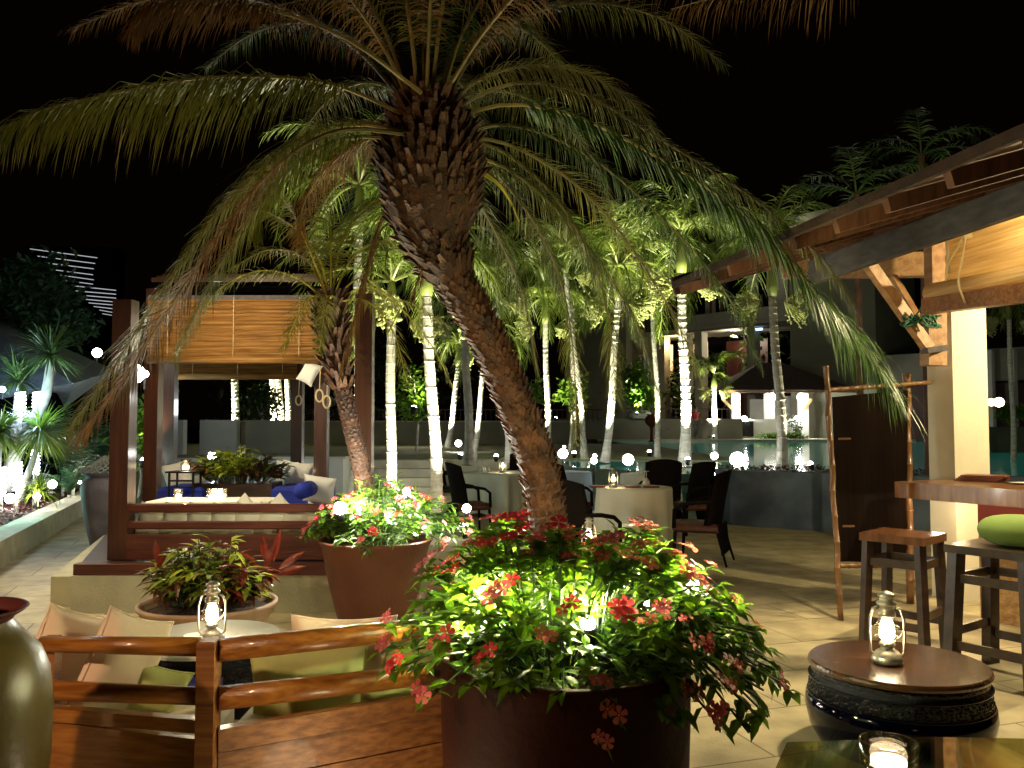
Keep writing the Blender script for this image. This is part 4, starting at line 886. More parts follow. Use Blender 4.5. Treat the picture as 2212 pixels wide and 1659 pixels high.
# seat boards behind the back
part('seat_board', MB().prism([(PL.x, PL.y + .06), (PB.x, PB.y + .06), (PRt.x, PRt.y + .06), (PRt.x - .15, PRt.y + .46), (PB.x - .02, PB.y + .52), (PL.x + .1, PL.y + .50)], .26, .30), 'wood_bench', bn)
single('seat_pad', MB().prism([(PL.x + .02, PL.y + .08), (PB.x - .02, PB.y + .08), (PB.x - .06, PB.y + .50), (PL.x + .1, PL.y + .48)], .302, .37), 'fabric_cream', 'cream seat pad on the left half of the front bench', 'cushion')
single('seat_pad', MB().prism([(PB.x + .02, PB.y + .08), (PRt.x - .06, PRt.y + .08), (PRt.x - .18, PRt.y + .44), (PB.x + .02, PB.y + .50)], .302, .37), 'fabric_cream', 'cream seat pad on the right half of the front bench', 'cushion')
pil(140, 1430, 3.62, .36, .44, 'fabric_pink', 'pinkish cushion leaning at the far left of the front bench', rx=.15, ry=.34, rz=1.15, t=.15)
pil(262, 1440, 3.62, .36, .44, 'fabric_pink', 'pinkish cushion second from the left on the front bench', rx=.15, ry=.38, rz=1.15, t=.15)
pil(322, 1510, 3.70, .26, .30, 'fabric_lime', 'pale green cushion leaning beside the blue seat on the front bench', rx=.2, ry=.42, rz=.7, t=.13)
pil(735, 1445, 3.90, .46, .52, 'fabric_pink', 'peach cushion sticking up above the right rail of the front bench', rx=.25, ry=.06, rz=.25)
pil(668, 1492, 3.76, .50, .40, 'fabric_lime', 'large lime green cushion behind the right rails, nearest the corner post', rx=.15, ry=.0, rz=.3, t=.15)
pil(850, 1470, 3.98, .46, .42, 'fabric_lime', 'lime green cushion behind the right rails, next to the flower pot', rx=.15, ry=.0, rz=.3, t=.15)
# big jar in the bottom left corner
J = Vector((Wp(-94, 1500, 2.75).x, 2.75, 0)); zj = Wp(0, 1318, 2.75).z
single_ = thing('jar', 'big olive brown glazed jar with a dark red mouth in the bottom left corner', 'jar', J)
part('body', MB().lathe([(.17, .002), (.20, .05), (.25, .30), (.270, .52), (.273, .70), (.262, .80), (.235, .87), (.185, .925), (.150, zj - .04), (.152, zj - .03)], J, 56), 'jar_olive', single_, True)
part('mouth', MB().lathe([(.153, zj - .03), (.185, zj - .01), (.197, zj), (.192, zj + .005), (.178, zj), (.135, zj - .06), (.12, zj - .25), (0, zj - .26)], J, 56), 'jar_inside', single_, True)
# the grey jar beside the pergola
J2 = Vector((Wp(233, 1100, 10.6).x, 10.6, 0))
t = thing('jar', 'tall grey clay jar with a woven cover behind the left pergola post', 'jar', J2)
part('body', MB().lathe([(.15, .002), (.17, .03), (.26, .40), (.305, .70), (.315, .80), (.29, .90), (.25, .945), (.255, .96), (.30, .985), (.30, 1.0)], J2, 48), 'jar_grey', t, True)
m = MB(); n = 22
for k in range(n):
    a = 6.283 * k / n
    for sg in (1, -1):
        m.tube([J2 + Vector((math.cos(a + sg * f * 1.1) * .34 * (1 - f * .85), math.sin(a + sg * f * 1.1) * .34 * (1 - f * .85), 1.01 + .19 * f)) for f in (0, .33, .66, 1)], .008, 5, cap=False)
part('woven_cover', m, 'fabric_gray', t)
# glass table with a tea light in the bottom right corner
gz = .93
gp = [Gp(1700, 1603, gz), Gp(2020, 1592, gz), Gp(2250, 1596, gz), Gp(2250, 1830, gz), Gp(1600, 1830, gz)]
t = thing('glass_table', 'clear glass table top cut off by the bottom right corner', 'table', (gp[0].x, gp[0].y, 0))
part('glass_top', MB().prism([(p.x, p.y) for p in gp], gz - .010, gz), 'glass_table', t)
for (x, y) in ((gp[3].x - .12, gp[3].y + .1), (gp[4].x + .1, gp[4].y + .1)): part('leg', MB().box((x, y, gz / 2 - .006), (.04, .04, gz - .012)), 'wood_dark', t)
p = Gp(1920, 1668, gz); p.z = gz + .001; candleglass('candle_glass', p, .052, .058, 'amber lit candle glass at the bottom edge, below the black drum', None, .5)

# ---------------------------------------------------------------- the bar at right
bar = thing('bar_pavilion', 'open bar pavilion with cream pillar, timber roof and wooden counter at right', 'bar', (4.0, 7.75, 0))
C0 = Vector((4.0, 7.76)); pd = Vector((1, .08)).normalized(); pe = Vector((-.33, 1)).normalized()
zt_ = 3.5
part('pillar', MB().prism([C0, C0 + pd * .33, C0 + pd * .33 + pe * .30, C0 + pe * .30], .001, zt_), 'plaster', bar)
# counter
ca, cb = Vector((3.30, 7.42)), Vector((3.95, 6.28)); cdir = (cb - ca).normalized(); cn = Vector((-cdir.y, cdir.x)); cn = cn if cn.x > 0 else -cn
cb = ca + cdir * 3.2
part('counter_top', MB().prism([ca, cb, cb + cn * .62, ca + cn * .62], .965, 1.10), 'wood_counter', bar)
w0 = ca + cn * .30 + cdir * .55; w1 = cb + cn * .30
part('red_band', MB().wall(w0, w1, .74, .963, .12), 'wall_red', bar)
part('stone_base', MB().wall(w0 + cn * .004, w1 + cn * .004, .001, .738, .14), 'stone_orange', bar)
lamp('under_counter_light', (3.80, 7.35, .93), 9, (1.0, .78, .42), size=.03)
m = MB().tube([(3.62, 7.42, .955), (3.72, 7.42, .945)], .014, 8); part('under_counter_lamp', m, 'bulb', bar)
# timbers: post, beams, fascia
P = Wp(2024, 600, 7.3)
part('roof_post', MB().box((Wp(2022, 600, 7.45).x, 7.45, 2.99), (.135, .15, .82)), 'wood_beam', bar)
def bm(name, u0, v0, d0, u1, v1, d1, wd, ht, mk, ext=0): 
    a = Wp(u0, v0, d0); b = Wp(u1, v1, d1); e = (b - a) * ext; part(name, MB().beam(a, b + e, wd, ht), mk, bar)
bm('fascia_beam', 1752, 590, 7.75, 2212, 428, 5.75, .07, .21, 'wood_grey', .35)
bm('roof_beam', 1690, 578, 9.2, 2004, 572, 8.6, .16, .24, 'wood_beam')
bm('blind_beam', 2004, 662, 7.25, 2212, 634, 6.1, .12, .13, 'wood_bench', .4)
bm('brace', 1868, 558, 7.3, 2006, 752, 7.55, .07, .10, 'wood_beam')
bm('brace', 1928, 600, 8.2, 1994, 712, 7.72, .06, .08, 'wood_beam')
bm('bracket', 2016, 676, 7.62, 2016, 790, 7.62, .17, .16, 'wood_beam')
bm('bracket', 1996, 758, 7.52, 2040, 752, 7.52, .14, .05, 'wood_grey')
bm('light_block_board', 1752, 565, 7.75, 2212, 392, 5.75, .03, .13, 'wood_roof', .35)  # added board that blocks bar light from the eave underside
# roof
TT = Vector((1.52, 7.9, 2.93)); ev = Vector((.176, -.984, 0)).normalized(); nn_ = Vector((.984, .176, 0))
def rp(s_, a, up=0): return TT + ev * a + nn_ * s_ + Vector((0, 0, .30 * s_ + up))
part('roof', MB().slab([rp(0, 0), rp(0, 6.5), rp(5.5, 6.5), rp(5.5, 0)], .05), 'wood_roof', bar)
m = MB()
for k in range(13): m.beam(rp(.03, .06 + k * .52, -.11), rp(2.2, .06 + k * .52, -.11), .055, .09)
part('rafters', m, 'wood_roof', bar)
part('eave_board', MB().beam(rp(-.015, -.02, -.04), rp(-.015, 6.5, -.04), .03, .06), 'roof_brown', bar)
part('gable_board', MB().beam(rp(-.02, -.02, -.05), rp(5.5, -.02, -.05), .04, .17), 'door_red', bar)
# blind of the bar
a = Wp(2046, 628, 7.05); b = Wp(2212, 600, 6.2); bb = b + (b - a) * .5; t = thing('bamboo_blind', 'pale bamboo blind rolled halfway up over the bar counter', 'blind', (a.x, a.y, a.z))
top = .80; m = MB(); n = 44; vs = []
for i in range(n + 1):
    h_ = .02 + top * i / n; o_ = .012 * math.sin(i * .6); vs += [(a.x - o_, a.y + o_, a.z + h_), (bb.x - o_, bb.y, bb.z + h_)]
m.add(vs, [(2 * i, 2 * i + 1, 2 * i + 3, 2 * i + 2) for i in range(n)]); m.add([(x + .006, y + .006, z) for x, y, z in vs], [(2 * i + 1, 2 * i, 2 * i + 2, 2 * i + 3) for i in range(n)])
part('slats', m, 'blind_pale', t)
m = MB().tube([a + (a - b) * .24, bb], .085, 16); part('bottom_roll', m, 'blind_pale', t, True)
pu = Wp(2088, 500, 6.75); m = MB().box((pu.x, pu.y, pu.z), (.07, .05, .12), bev=.01); part('pulley', m, 'rope', t)
m = MB(); k1 = Wp(2045, 575, 6.9); m.tube([pu, k1, k1 + Vector((-.01, 0, -.12))], .009, 6)
m.tube(spline([pu, Wp(2078, 560, 6.7), Wp(2070, 610, 6.65), Wp(2085, 655, 6.65)], 12), .009, 6); m.tube([Wp(2046, 520, 6.95), Wp(2050, 590, 6.95)], .016, 6); part('cord', m, 'rope', t, True)
m = MB(); rn = random.Random(4)
for c in (Wp(1965, 692, 7.42), Wp(2010, 694, 7.38)):
    pts = [c + Vector((rn.uniform(-.09, .09), rn.uniform(-.05, .03), rn.uniform(-.06, .06))) for _ in range(26)]; m.tube(spline(pts, 130), .008, 5)
m.tube(spline([Wp(1972, 690, 7.4), Wp(1990, 670, 7.35), Wp(2008, 690, 7.38)], 8), .008, 5)
m.tube([Wp(1975, 690, 7.35), Wp(2003, 640, 7.2)], .005, 5)
single('rope_bundle', m, 'rope_green', 'tangled green rope knotted round the roof brace', 'rope', smooth=True)
# things on the counter
def onc(u, v): return Gp(u, v, 1.10)
p = onc(2118, 1040)
for k in range(4):
    m = MB().box((p.x + .01 * k, p.y - .008 * k, 1.109 + .014 * k), (.34, .24, .011), rot=-.9 + .07 * k)
    single('menu_folder', m, 'menu', ['lowest dark menu folder of the pile on the bar counter', 'second menu folder from the bottom of the pile on the bar counter', 'third menu folder from the bottom of the pile on the bar counter', 'topmost menu folder of the pile on the bar counter'][k], 'menu', 'pile of menu folders on the bar counter')
p = Gp(2205, 1046, 1.10); single('plate', MB().lathe([(.06, .001), (.10, .014), (.105, .016), (.06, .008), (0, .008)], p, 28), 'ceramic', 'white plate at the right edge on the bar counter', 'plate', smooth=True)
# stools
def stool(F_, label, zt, th, col, legw, lean=.04, hgt=0):
    """F_ : four corners in order left, front, right, back"""
    c = sum((Vector((*f, 0)) for f in F_), Vector((0, 0, 0))) / 4; t = thing('bar_stool', label, 'stool', c)
    part('seat', MB().prism([Vector((*f,)) for f in F_], zt - th, zt), col, t)
    tops = [c.lerp(Vector((*f, 0)), .80) for f in F_]; bots = [c.lerp(Vector((*f, 0)), .93) for f in F_]
    for a, b in zip(tops, bots): part('leg', MB().beam((b.x, b.y, .002), (a.x, a.y, zt - th - .002), legw, legw, up=(1, .3, 0)), 'wood_dark', t)
    for zz in (.20, .28, .62):
        for i in range(4):
            if zz == .20 and i % 2 or zz == .28 and not i % 2: continue
            f = zz / (zt - th); a = bots[i].lerp(tops[i], f); b = bots[(i + 1) % 4].lerp(tops[(i + 1) % 4], f)
            part('stretcher', MB().beam((a.x, a.y, zz), (b.x, b.y, zz), .022, .055), 'wood_dark', t)
    return t
stool([(2.49, 6.19), (2.80, 5.86), (3.10, 6.15), (2.80, 6.50)], 'dark bar stool with an empty glossy wooden seat beside the pillar', .82, .055, 'wood_stool', .055)
stool([(2.76, 5.52), (3.06, 5.08), (3.52, 5.40), (3.22, 5.86)], 'dark bar stool with a green cushion, nearest at the right edge', .83, .05, 'wood_dark', .075)
p = Wp(2200, 1172, 5.35); m = MB().sphere((3.18, 5.42, .925), 1, 20, (.23, .23, .095)); m2 = MB(); m2.lathe([(max(1e-6, .235 * math.cos(a) ** .6 if abs(a) < 1.56 else 1e-6), .095 * math.sin(a)) for a in [(-1.57 + 3.14 * k / 12) for k in range(13)]], (3.20, 5.44, .926), 28)
single('cushion', m2, 'fabric_green', 'plump olive green cushion on the nearest bar stool', 'cushion', smooth=True)
# bamboo framed screen
sc = thing('bamboo_screen', 'dark cloth screen framed by bamboo poles beside the bar', 'screen', (2.75, 7.2, 0))
def pole(u0, v0, d0, u1, v1, d1, r, name='bamboo_pole', z0=None):
    a = Wp(u0, v0, d0); b = Wp(u1, v1, d1)
    if z0 is not None: b.z = z0
    n = 10; pts = []; rr = []
    for i in range(n):
        for f, q in ((0, 1.0), (.03, 1.22), (.08, 1.0), (.5, .97)): 
            pts.append(a.lerp(b, (i + f) / n) + Vector((.006 * math.sin(i * 2.1), 0, 0))); rr.append(r * q)
    pts.append(b); rr.append(r); part(name, MB().tube(pts, rr, 12), 'bamboo', sc, True)
pole(1784, 790, 7.3, 1816, 1335, 7.05, .023, z0=.002); pole(1958, 808, 7.9, 1966, 1260, 7.7, .034, z0=.002)
pole(1790, 842, 7.35, 2010, 826, 7.9, .020); pole(1812, 1222, 7.2, 2003, 1222, 7.45, .020)
for (u, v) in ((1820, 1137), (1812, 948)):
    q = Wp(u, v, 7.25); part('peg', MB().tube([q, q + Vector((.10, 0, 0))], .010, 6), 'bamboo', sc)
a, b = Wp(1798, 858, 7.36), Wp(1962, 842, 7.82); c, d = Wp(1962, 1212, 7.74), Wp(1812, 1214, 7.26)
m = MB(); n = 14; vs = []
for i in range(n + 1):
    f = i / n; wv = .02 * math.sin(f * 14); tp_ = a.lerp(b, f) + Vector((0, wv * .4, -.0)); bt = d.lerp(c, f) + Vector((0, wv, 0)); vs += [tp_, bt]
m.add(vs, [(2 * i, 2 * i + 1, 2 * i + 3, 2 * i + 2) for i in range(n)]); m.add([v + Vector((0, .012, 0)) for v in vs], [(2 * i + 2, 2 * i + 3, 2 * i + 1, 2 * i) for i in range(n)])
part('cloth_panel', m, 'screen_cloth', sc)

# ---------------------------------------------------------------- dining tables and chairs
def tabletop_cloth(t, c, r, z, folds=13, amp=.055, h=.68, sq=False):
    n = 96; m = MB(); vs = []
    prof = [(0, 0), (.9, 0), (1.0, -.004), (1.02, -.03), (1.03, -.2), (1.05, -.42), (1.07, -h)]
    for k, (rr, dz) in enumerate(prof):
        for j in range(n):
            a = 6.283 * j / n; f = max(0, -dz / h); q = 1.0
            if sq: q = min(1 / max(abs(math.cos(a + .5)), 1e-3), 1 / max(abs(math.sin(a + .5)), 1e-3)); q = 1 + (min(q, 1.38) - 1)
            w_ = rr * r * (q if k else 1) * (1 + amp * f * math.sin(folds * a) + amp * .6 * f * math.sin(7 * a + 1)); vs.append((c.x + w_ * math.cos(a), c.y + w_ * math.sin(a), z + dz * (1 + (.28 * (q - 1) / .38 if sq else 0))))
    fs = []
    for k in range(len(prof) - 1):
        for j in range(n): a_ = k * n + j; b_ = k * n + (j + 1) % n; fs.append((a_, a_ + n, b_ + n, b_))
    m.add(vs, fs); return m
def glasses(prefix, pts, z, up=True, group=None, labs=None):
    proto = None
    for i, p in enumerate(pts):
        pr = [(.032, 0), (.032, .003), (.005, .008), (.004, .07), (.02, .085), (.038, .115), (.036, .15), (.030, .17)]
        if not up: pr = [(r, .17 - z_) for r, z_ in reversed(pr)]
        if proto is None: proto = link('wine_glass', MB().lathe([(r * 1.3, zz * 1.25) for r, zz in pr], (0, 0, 0), 14), 'glass_glint', None, True); o = proto
        else: o = proto.copy(); COL.objects.link(o)
        o.location = (p.x, p.y, z); tag(o, labs[i] if labs else prefix, 'glass', group)
m_ = mat('glass_glint', (0.75, 0.75, 0.70), 0.08, spec=1.0); m_.node_tree.nodes['Principled BSDF'].inputs['Alpha'].default_value = 0.45
def dining(u, v, d, r, label, cl='cloth', lan=None, sq=False):
    c = Wp(u, v, d); c.z = 0; z = .75
    t = thing('dining_table', label, 'table', c)
    part('tabletop', MB().lathe([(r * .96, z - .03), (r * .97, z - .006), (0, z - .006)], c, 40), 'wood_dark', t)
    part('table_leg', MB().lathe([(.25, .002), (.24, .03), (.05, .06), (.05, z - .032)], c, 20), 'wood_dark', t)
    o = link('tablecloth', tabletop_cloth(t, c, r, z, sq=sq), cl, None, True); return c, z, o
c, z, o = dining(1370, 1048, 11.6, .50, 'round dining table under the lit white cloth, between the wicker chairs'); T2 = c
tag(o, 'long cream tablecloth on the lit table between the wicker chairs', 'tablecloth')
lantern(Vector((Wp(1325, 1050, 11.4).x, 11.4, z + .004)), .27, 'lit lantern on the cream covered table between the wicker chairs', 3)
glasses('small upside down wine glass beside the lantern on the nearest dining table', [Wp(1396, 1050, 11.5)], z + .004, False)
for i, (u, v) in enumerate(((1290, 1058), (1366, 1042), (1405, 1056))):
    p = Wp(u, v, 11.45); m = MB().box((p.x, 11.45 - .03 * i, z + .016), (.20, .15, .022)); single('menu_folder', m, 'menu', ['small dark folder at the left edge of the nearest dining table', 'small dark folder behind the lantern of the nearest dining table', 'small dark folder at the right on the nearest dining table'][i], 'menu')
c, z, o = dining(1072, 1014, 15.2, .52, 'dining table under the cream cloth left of the big palm trunk', sq=True); T1 = c
tag(o, 'cream tablecloth with a pointed corner left of the big palm trunk', 'tablecloth')
lantern(Vector((Wp(1086, 1012, 14.95).x, 14.95, z + .004)), .27, 'lit lantern on the dining table left of the big palm trunk', 4)
glasses('', [Wp(1030, 1010, 14.9), Wp(1042, 1010, 15.0), Wp(1052, 1010, 14.9)], z + .004, False, 'upturned glasses left of the palm trunk', ['leftmost upturned wine glass on the table left of the palm trunk', 'middle upturned wine glass on the table left of the palm trunk', 'upturned wine glass nearest the lantern left of the palm trunk'])
c, z, o = dining(1405, 1008, 14.6, .50, 'farther dining table with a row of upturned glasses'); tag(o, 'white tablecloth of the farther table with the row of glasses', 'tablecloth')
gl = [Wp(u, 1010, 14.4 + .1 * (i % 2)) for i, u in enumerate((1385, 1399, 1420, 1432, 1446, 1463, 1477))]
glasses('', gl, z + .004, False, 'row of upturned glasses on the farther table', [x + ' in the row of upturned glasses on the farther table' for x in ('leftmost glass', 'second glass', 'third glass', 'middle glass', 'fifth glass', 'sixth glass', 'rightmost glass')])
c, z, o = dining(1215, 1010, 15.2, .50, 'dining table with a pale blue cloth behind the dark chair', 'cloth_blue'); tag(o, 'pale blue tablecloth half hidden behind the dark chair and palm trunk', 'tablecloth')
for (u, v, d, lab) in ((1283, 995, 16.2, 'small bright lamp behind the pale blue table'), (1216, 980, 17.5, 'round glaring floor lamp just right of the big palm trunk'), (1357, 993, 17.0, 'round glaring lamp above the row of upturned glasses'), (1593, 993, 16.0, 'largest round glaring lamp at the pool edge, right of the white palm'), (990, 958, 26, 'round lamp at the foot of the far white palms'), (458, 985, 17, 'round lamp on the floor behind the pergola at left'), (545, 934, 26, 'small lamp on the counter seen through the pergola'), (1543, 985, 19, 'small lamp glowing over the water left of the largest lamp')):
    p = Wp(u, v, d); r_ = {1593: .14, 1357: .11, 1216: .10, 458: .08, 545: .09, 990: .10, 1283: .06, 1543: .08}[u]; tt = thing('globe_lamp', lab, 'lamp', (p.x, p.y, p.z), 'round garden lamps')
    part('globe', MB().sphere(p, r_, 18), 'bulb', tt, True); part('stem', MB().tube([p + Vector((0, 0, -r_ * .9)), Vector((p.x, p.y, max(.02, p.z - .45)))], .02, 8), 'metal_black', tt)
    lamp('lamp', p + Vector((0, -r_ * 1.3, .02)), 7 if r_ > .1 else 3, COOL, size=.05, parent=tt)
# lantern on the low wall behind the big pot
lw = Wp(1150, 1170, 8.2)
single('low_wall', MB().prism([(Wp(925, 1170, 8.35).x, 8.35), (Wp(1400, 1190, 7.7).x, 7.7), (Wp(1400, 1190, 7.7).x + .1, 8.3), (Wp(925, 1170, 8.35).x, 9.0)], .001, .43), 'ledge', 'low cream wall between the two flower pots, carrying a lantern', 'wall')
lantern(Vector((Wp(1272, 1180, 8.02).x, 8.02, .432)), .30, 'lantern on the low cream wall behind the big flower pot', 3)
# wicker chair, built once facing +x
def chair_proto(label, loc, rz, red=True):
    t = thing('wicker_chair', label, 'chair', (0, 0, 0), 'dark wicker dining chairs')
    part('seat', MB().box((0, 0, .40), (.50, .52, .10), bev=.03), 'wicker_red', t)
    m = MB(); n = 12; vs = []; 
    for i in range(n + 1):
        a = -1.05 + 2.1 * i / n
        for z_, off in ((.44, 0), (.75, -.05), (1.02, -.11), (1.04, -.115)):
            x = -.24 * math.cos(a) + off + .02; y = .30 * math.sin(a) / math.sin(1.05) * .93; vs.append((x, y, z_ - (.05 * (a / 1.05) ** 2 if z_ > .9 else 0)))
    fs = []
    for i in range(n):
        for k in range(3): a = i * 4 + k; fs.append((a, a + 1, a + 5, a + 4))
    k0 = len(vs); m.add(vs + [(x - .03, y * 1.04, z_) for x, y, z_ in vs], fs + [tuple(x + k0 for x in reversed(f)) for f in fs] + [(i * 4 + 3, (i + 1) * 4 + 3, (i + 1) * 4 + 3 + k0, i * 4 + 3 + k0)[::-1] for i in range(n)])
    part('backrest', m, 'wicker', t)
    m = MB().add([(-.30, -.25, .12), (-.30, .25, .12), (-.27, .25, .44), (-.27, -.25, .44), (-.28, -.25, .12), (-.28, .25, .12), (-.25, .25, .44), (-.25, -.25, .44)], [(0, 3, 2, 1), (4, 5, 6, 7), (0, 4, 7, 3), (1, 2, 6, 5), (0, 1, 5, 4), (3, 7, 6, 2)])
    part('back_skirt', m, 'wicker', t)
    for sg in (-1, 1):
        part('armrest', MB().tube([(-.20, sg * .28, .70), (-.02, sg * .30, .69), (.14, sg * .29, .66), (.22, sg * .28, .60), (.23, sg * .27, .40)], .022, 8), 'wicker', t, True)
        part('leg', MB().tube([(.22, sg * .25, .36), (.24, sg * .27, .002)], [.022, .016], 8), 'wicker', t, True)
        part('leg', MB().tube([(-.24, sg * .24, .36), (-.34, sg * .28, .002)], [.018, .012], 8), 'wicker', t, True)
    t.location = loc; t.rotation_euler = (0, 0, rz); return t
def cloc(u, d): p = Wp(u, HOR, d); return (p.x, d, 0)
ch = chair_proto('dark wicker chair facing right at the table left of the palm trunk', cloc(1015, 12.6), .35)
def chair(u, d, rz, label, sc=1.0): return dup(ch, cloc(u, d), rz, label, sc)
chair(1262, 8.7, .55, 'tall dark wicker chair right of the big palm trunk, nearest of all chairs', 1.02)
chair(1508, 10.0, 2.75, 'dark wicker chair with its back to the right, right of the cream tablecloth', 1.03)
chair(1425, 13.2, 4.3, 'dark wicker chair behind the cream covered table, seen from behind')
chair(1490, 12.6, 3.5, 'dark wicker chair farthest right in front of the pool wall')
chair(1232, 12.8, .3, 'dark wicker chair tucked under the pale blue cloth')
chair(975, 15.8, .0, 'farthest dark wicker chair, left of the square table')
chair(1130, 16.8, 4.6, 'dark wicker chair behind the palm trunk, facing the pool')
# ---------------------------------------------------------------- the far side: wall, counters, pool bar, hotel
fw = thing('far_wall', 'long pale wall with a railing on top, far behind the palms', 'wall', (0, 36, .74))
def fx(u, d=36): return Wp(u, HOR, d).x
part('wall_face', MB().box(((fx(545) + fx(1110)) / 2 + 1, 36.2, 1.20), (fx(1110) - fx(545) + 3, .3, .93)), 'plaster_far', fw)
part('coping', MB().box(((fx(545) + fx(1110)) / 2 + 1, 36.15, 1.69), (fx(1110) - fx(545) + 3, .5, .05)), 'ledge', fw)
part('wall_face', MB().box(((fx(1110, 46) + fx(1560, 46)) / 2, 45.2, 1.32), (fx(1560, 46) - fx(1060, 46), 1.9, 1.05)), 'plaster_far', fw)
m = MB()
x = fx(620, 37); 
while x < fx(1300, 37): m.box((x, 37.0, 1.95), (.03, .03, .5)); x += .22
m.box(((fx(620, 37) + fx(1300, 37)) / 2, 37, 2.2), (fx(1300, 37) - fx(620, 37), .06, .05)); part('railing', m, 'rail_brown', fw)
m = MB(); x = fx(1350, 47)
while x < fx(1590, 47): m.box((x, 47.0, 2.1), (.04, .04, .6)); x += .28
m.box(((fx(1350, 47) + fx(1590, 47)) / 2, 47, 2.4), (fx(1590, 47) - fx(1350, 47), .06, .06)); part('railing', m, 'rail_brown', fw)
gw = thing('garden_wall', 'white and olive garden wall with a dark gap seen through the pergola', 'wall', (fx(420, 24), 24, 0))
part('wall_panel', MB().box(((fx(378, 24) + fx(400, 24)) / 2, 24, .95), (fx(400, 24) - fx(378, 24), .3, 1.5)), 'wall_white', gw)
part('wall_panel', MB().box(((fx(436, 24) + fx(515, 24)) / 2, 24, .95), (fx(515, 24) - fx(436, 24), .3, 1.5)), 'wall_white', gw)
part('wall_panel', MB().box(((fx(532, 24.5) + fx(640, 24.5)) / 2, 24.6, .95), (fx(640, 24.5) - fx(532, 24.5), .3, 1.5)), 'plaster_far', gw)
ct = thing('service_counter', 'pale grey outdoor counter block seen through the pergola', 'counter', (fx(600, 19), 19, 0))
part('counter_block', MB().box(((fx(545, 19) + fx(750, 19)) / 2, 19, .42), (fx(750, 19) - fx(545, 19), .8, .83)), 'wall_white', ct)
part('counter_top', MB().box(((fx(540, 19) + fx(755, 19)) / 2, 19, .86), (fx(755, 19) - fx(540, 19), .9, .05)), 'ledge', ct)
lb = thing('lounger', 'grey padded lounger with raised back seen through the pergola', 'lounger', (fx(500, 16), 16, 0))
part('mattress', MB().box((fx(495, 16), 16, .42), (.75, .6, .12), bev=.03), 'fabric_gray', lb)
part('backrest', MB().beam((fx(505, 16), 16.0, .46), (fx(532, 16), 16.0, .80), .6, .10), 'fabric_gray', lb)
part('frame', MB().box((fx(500, 16), 16, .32), (.95, .62, .05)), 'black', lb)
for s_ in (-.4, .4): part('leg', MB().box((fx(500, 16) + s_, 15.75, .15), (.05, .05, .28)), 'black', lb)
t = thing('service_table', 'small black framed table in front of the pale counter', 'table', (fx(595, 15), 15, 0))
for dx in (-.22, .22):
    for dy in (-.2, .2): part('leg', MB().box((fx(592, 15) + dx, 15 + dy, .37), (.04, .04, .74)), 'metal_black', t)
part('tabletop', MB().box((fx(592, 15), 15, .76), (.52, .48, .04)), 'metal_black', t)
lamp('counter_light', (fx(560, 16.5), 16.0, 1.9), 14, (.85, .93, 1.0), size=.15)
lamp('wall_light', (fx(480, 21), 20.5, 1.6), 14, (.9, 1.0, .95), size=.1)
lamp('wall_light', (fx(900, 33), 31, 2.4), 22, (1.0, .93, .70), size=.1)
# steps glow
lamp('step_light', (fx(870, 18.3), 18.2, .7), 14, (1.0, .97, .85), size=.05)
# pool bar
def fd(u, d): return Wp(u, HOR, d).x
pb = thing('pool_bar', 'little open pool bar with three lit columns and a dark hipped roof', 'bar', (fd(1660, 47), 47, .8))
zf = .8
for (u, dd) in ((1588, 46.5), (1662, 46.5), (1735, 46.5)):
    part('column', MB().box((fd(u, dd), dd, (zf + 3.25) / 2), (.46, .46, 3.25 - zf), bev=.02), 'wall_white', pb)
part('back_wall', MB().box((fd(1705, 49), 49.5, 2.0), (fd(1740, 49) - fd(1668, 49), .2, 2.4)), 'wall_white', pb)
part('back_wall', MB().box((fd(1640, 49), 49.5, 1.9), (.8, .2, 2.2)), 'wall_white', pb)
part('back_wall', MB().box((fd(1800, 49), 49.5, 1.9), (3.0, .2, 2.2)), 'plaster_olive', pb)
part('counter', MB().box(((fd(1560, 46) + fd(1725, 46)) / 2, 46.0, 1.32), (fd(1725, 46) - fd(1560, 46), .3, 1.04)), 'wall_white', pb)
e0, e1 = fd(1570, 45), fd(1800, 45); 
part('roof', MB().add([(e0 - .3, 44.6, 3.35), (e1 + 1.2, 44.6, 3.35), (e1 + 1.2, 51.5, 3.35), (e0 - .3, 51.5, 3.35), (e0 + 2.6, 48, 5.0), (e1 - 1.6, 48, 5.0)], [(3, 2, 1, 0), (0, 1, 5, 4), (1, 2, 5), (2, 3, 4, 5), (3, 0, 4)]), 'roof_brown', pb)
part('eave_beam', MB().box(((e0 + e1) / 2 + .4, 44.65, 3.28), (e1 - e0 + 1.5, .12, .12)), 'wood_beam', pb)
for a, b in (((1560, 862), (1582, 884)), ((1752, 862), (1738, 884))): part('brace', MB().beam(Wp(*a, 46.2), Wp(*b, 46.2), .12, .14), 'wood_beam', pb)
m = MB(); a, b = fd(1590, 45.6), fd(1628, 45.6)
for i in range(7): m.box((lerp(a, b, i / 6), 45.75, 1.32), (.05, .05, .82))
m.box(((a + b) / 2, 45.76, 1.70), (b - a, .04, .05)); m.box(((a + b) / 2, 45.76, .94), (b - a, .04, .05)); 
for i in range(6): m.tube([(lerp(a, b, (i + .5) / 6) + .05 * math.cos(q), 45.72, 1.35 + .18 * math.sin(q)) for q in [k * .7 for k in range(10)]], .012, 5)
part('lattice', m, 'black', pb)
part('lattice_back', MB().box(((a + b) / 2, 45.82, 1.32), (b - a, .03, .84)), 'black', pb)
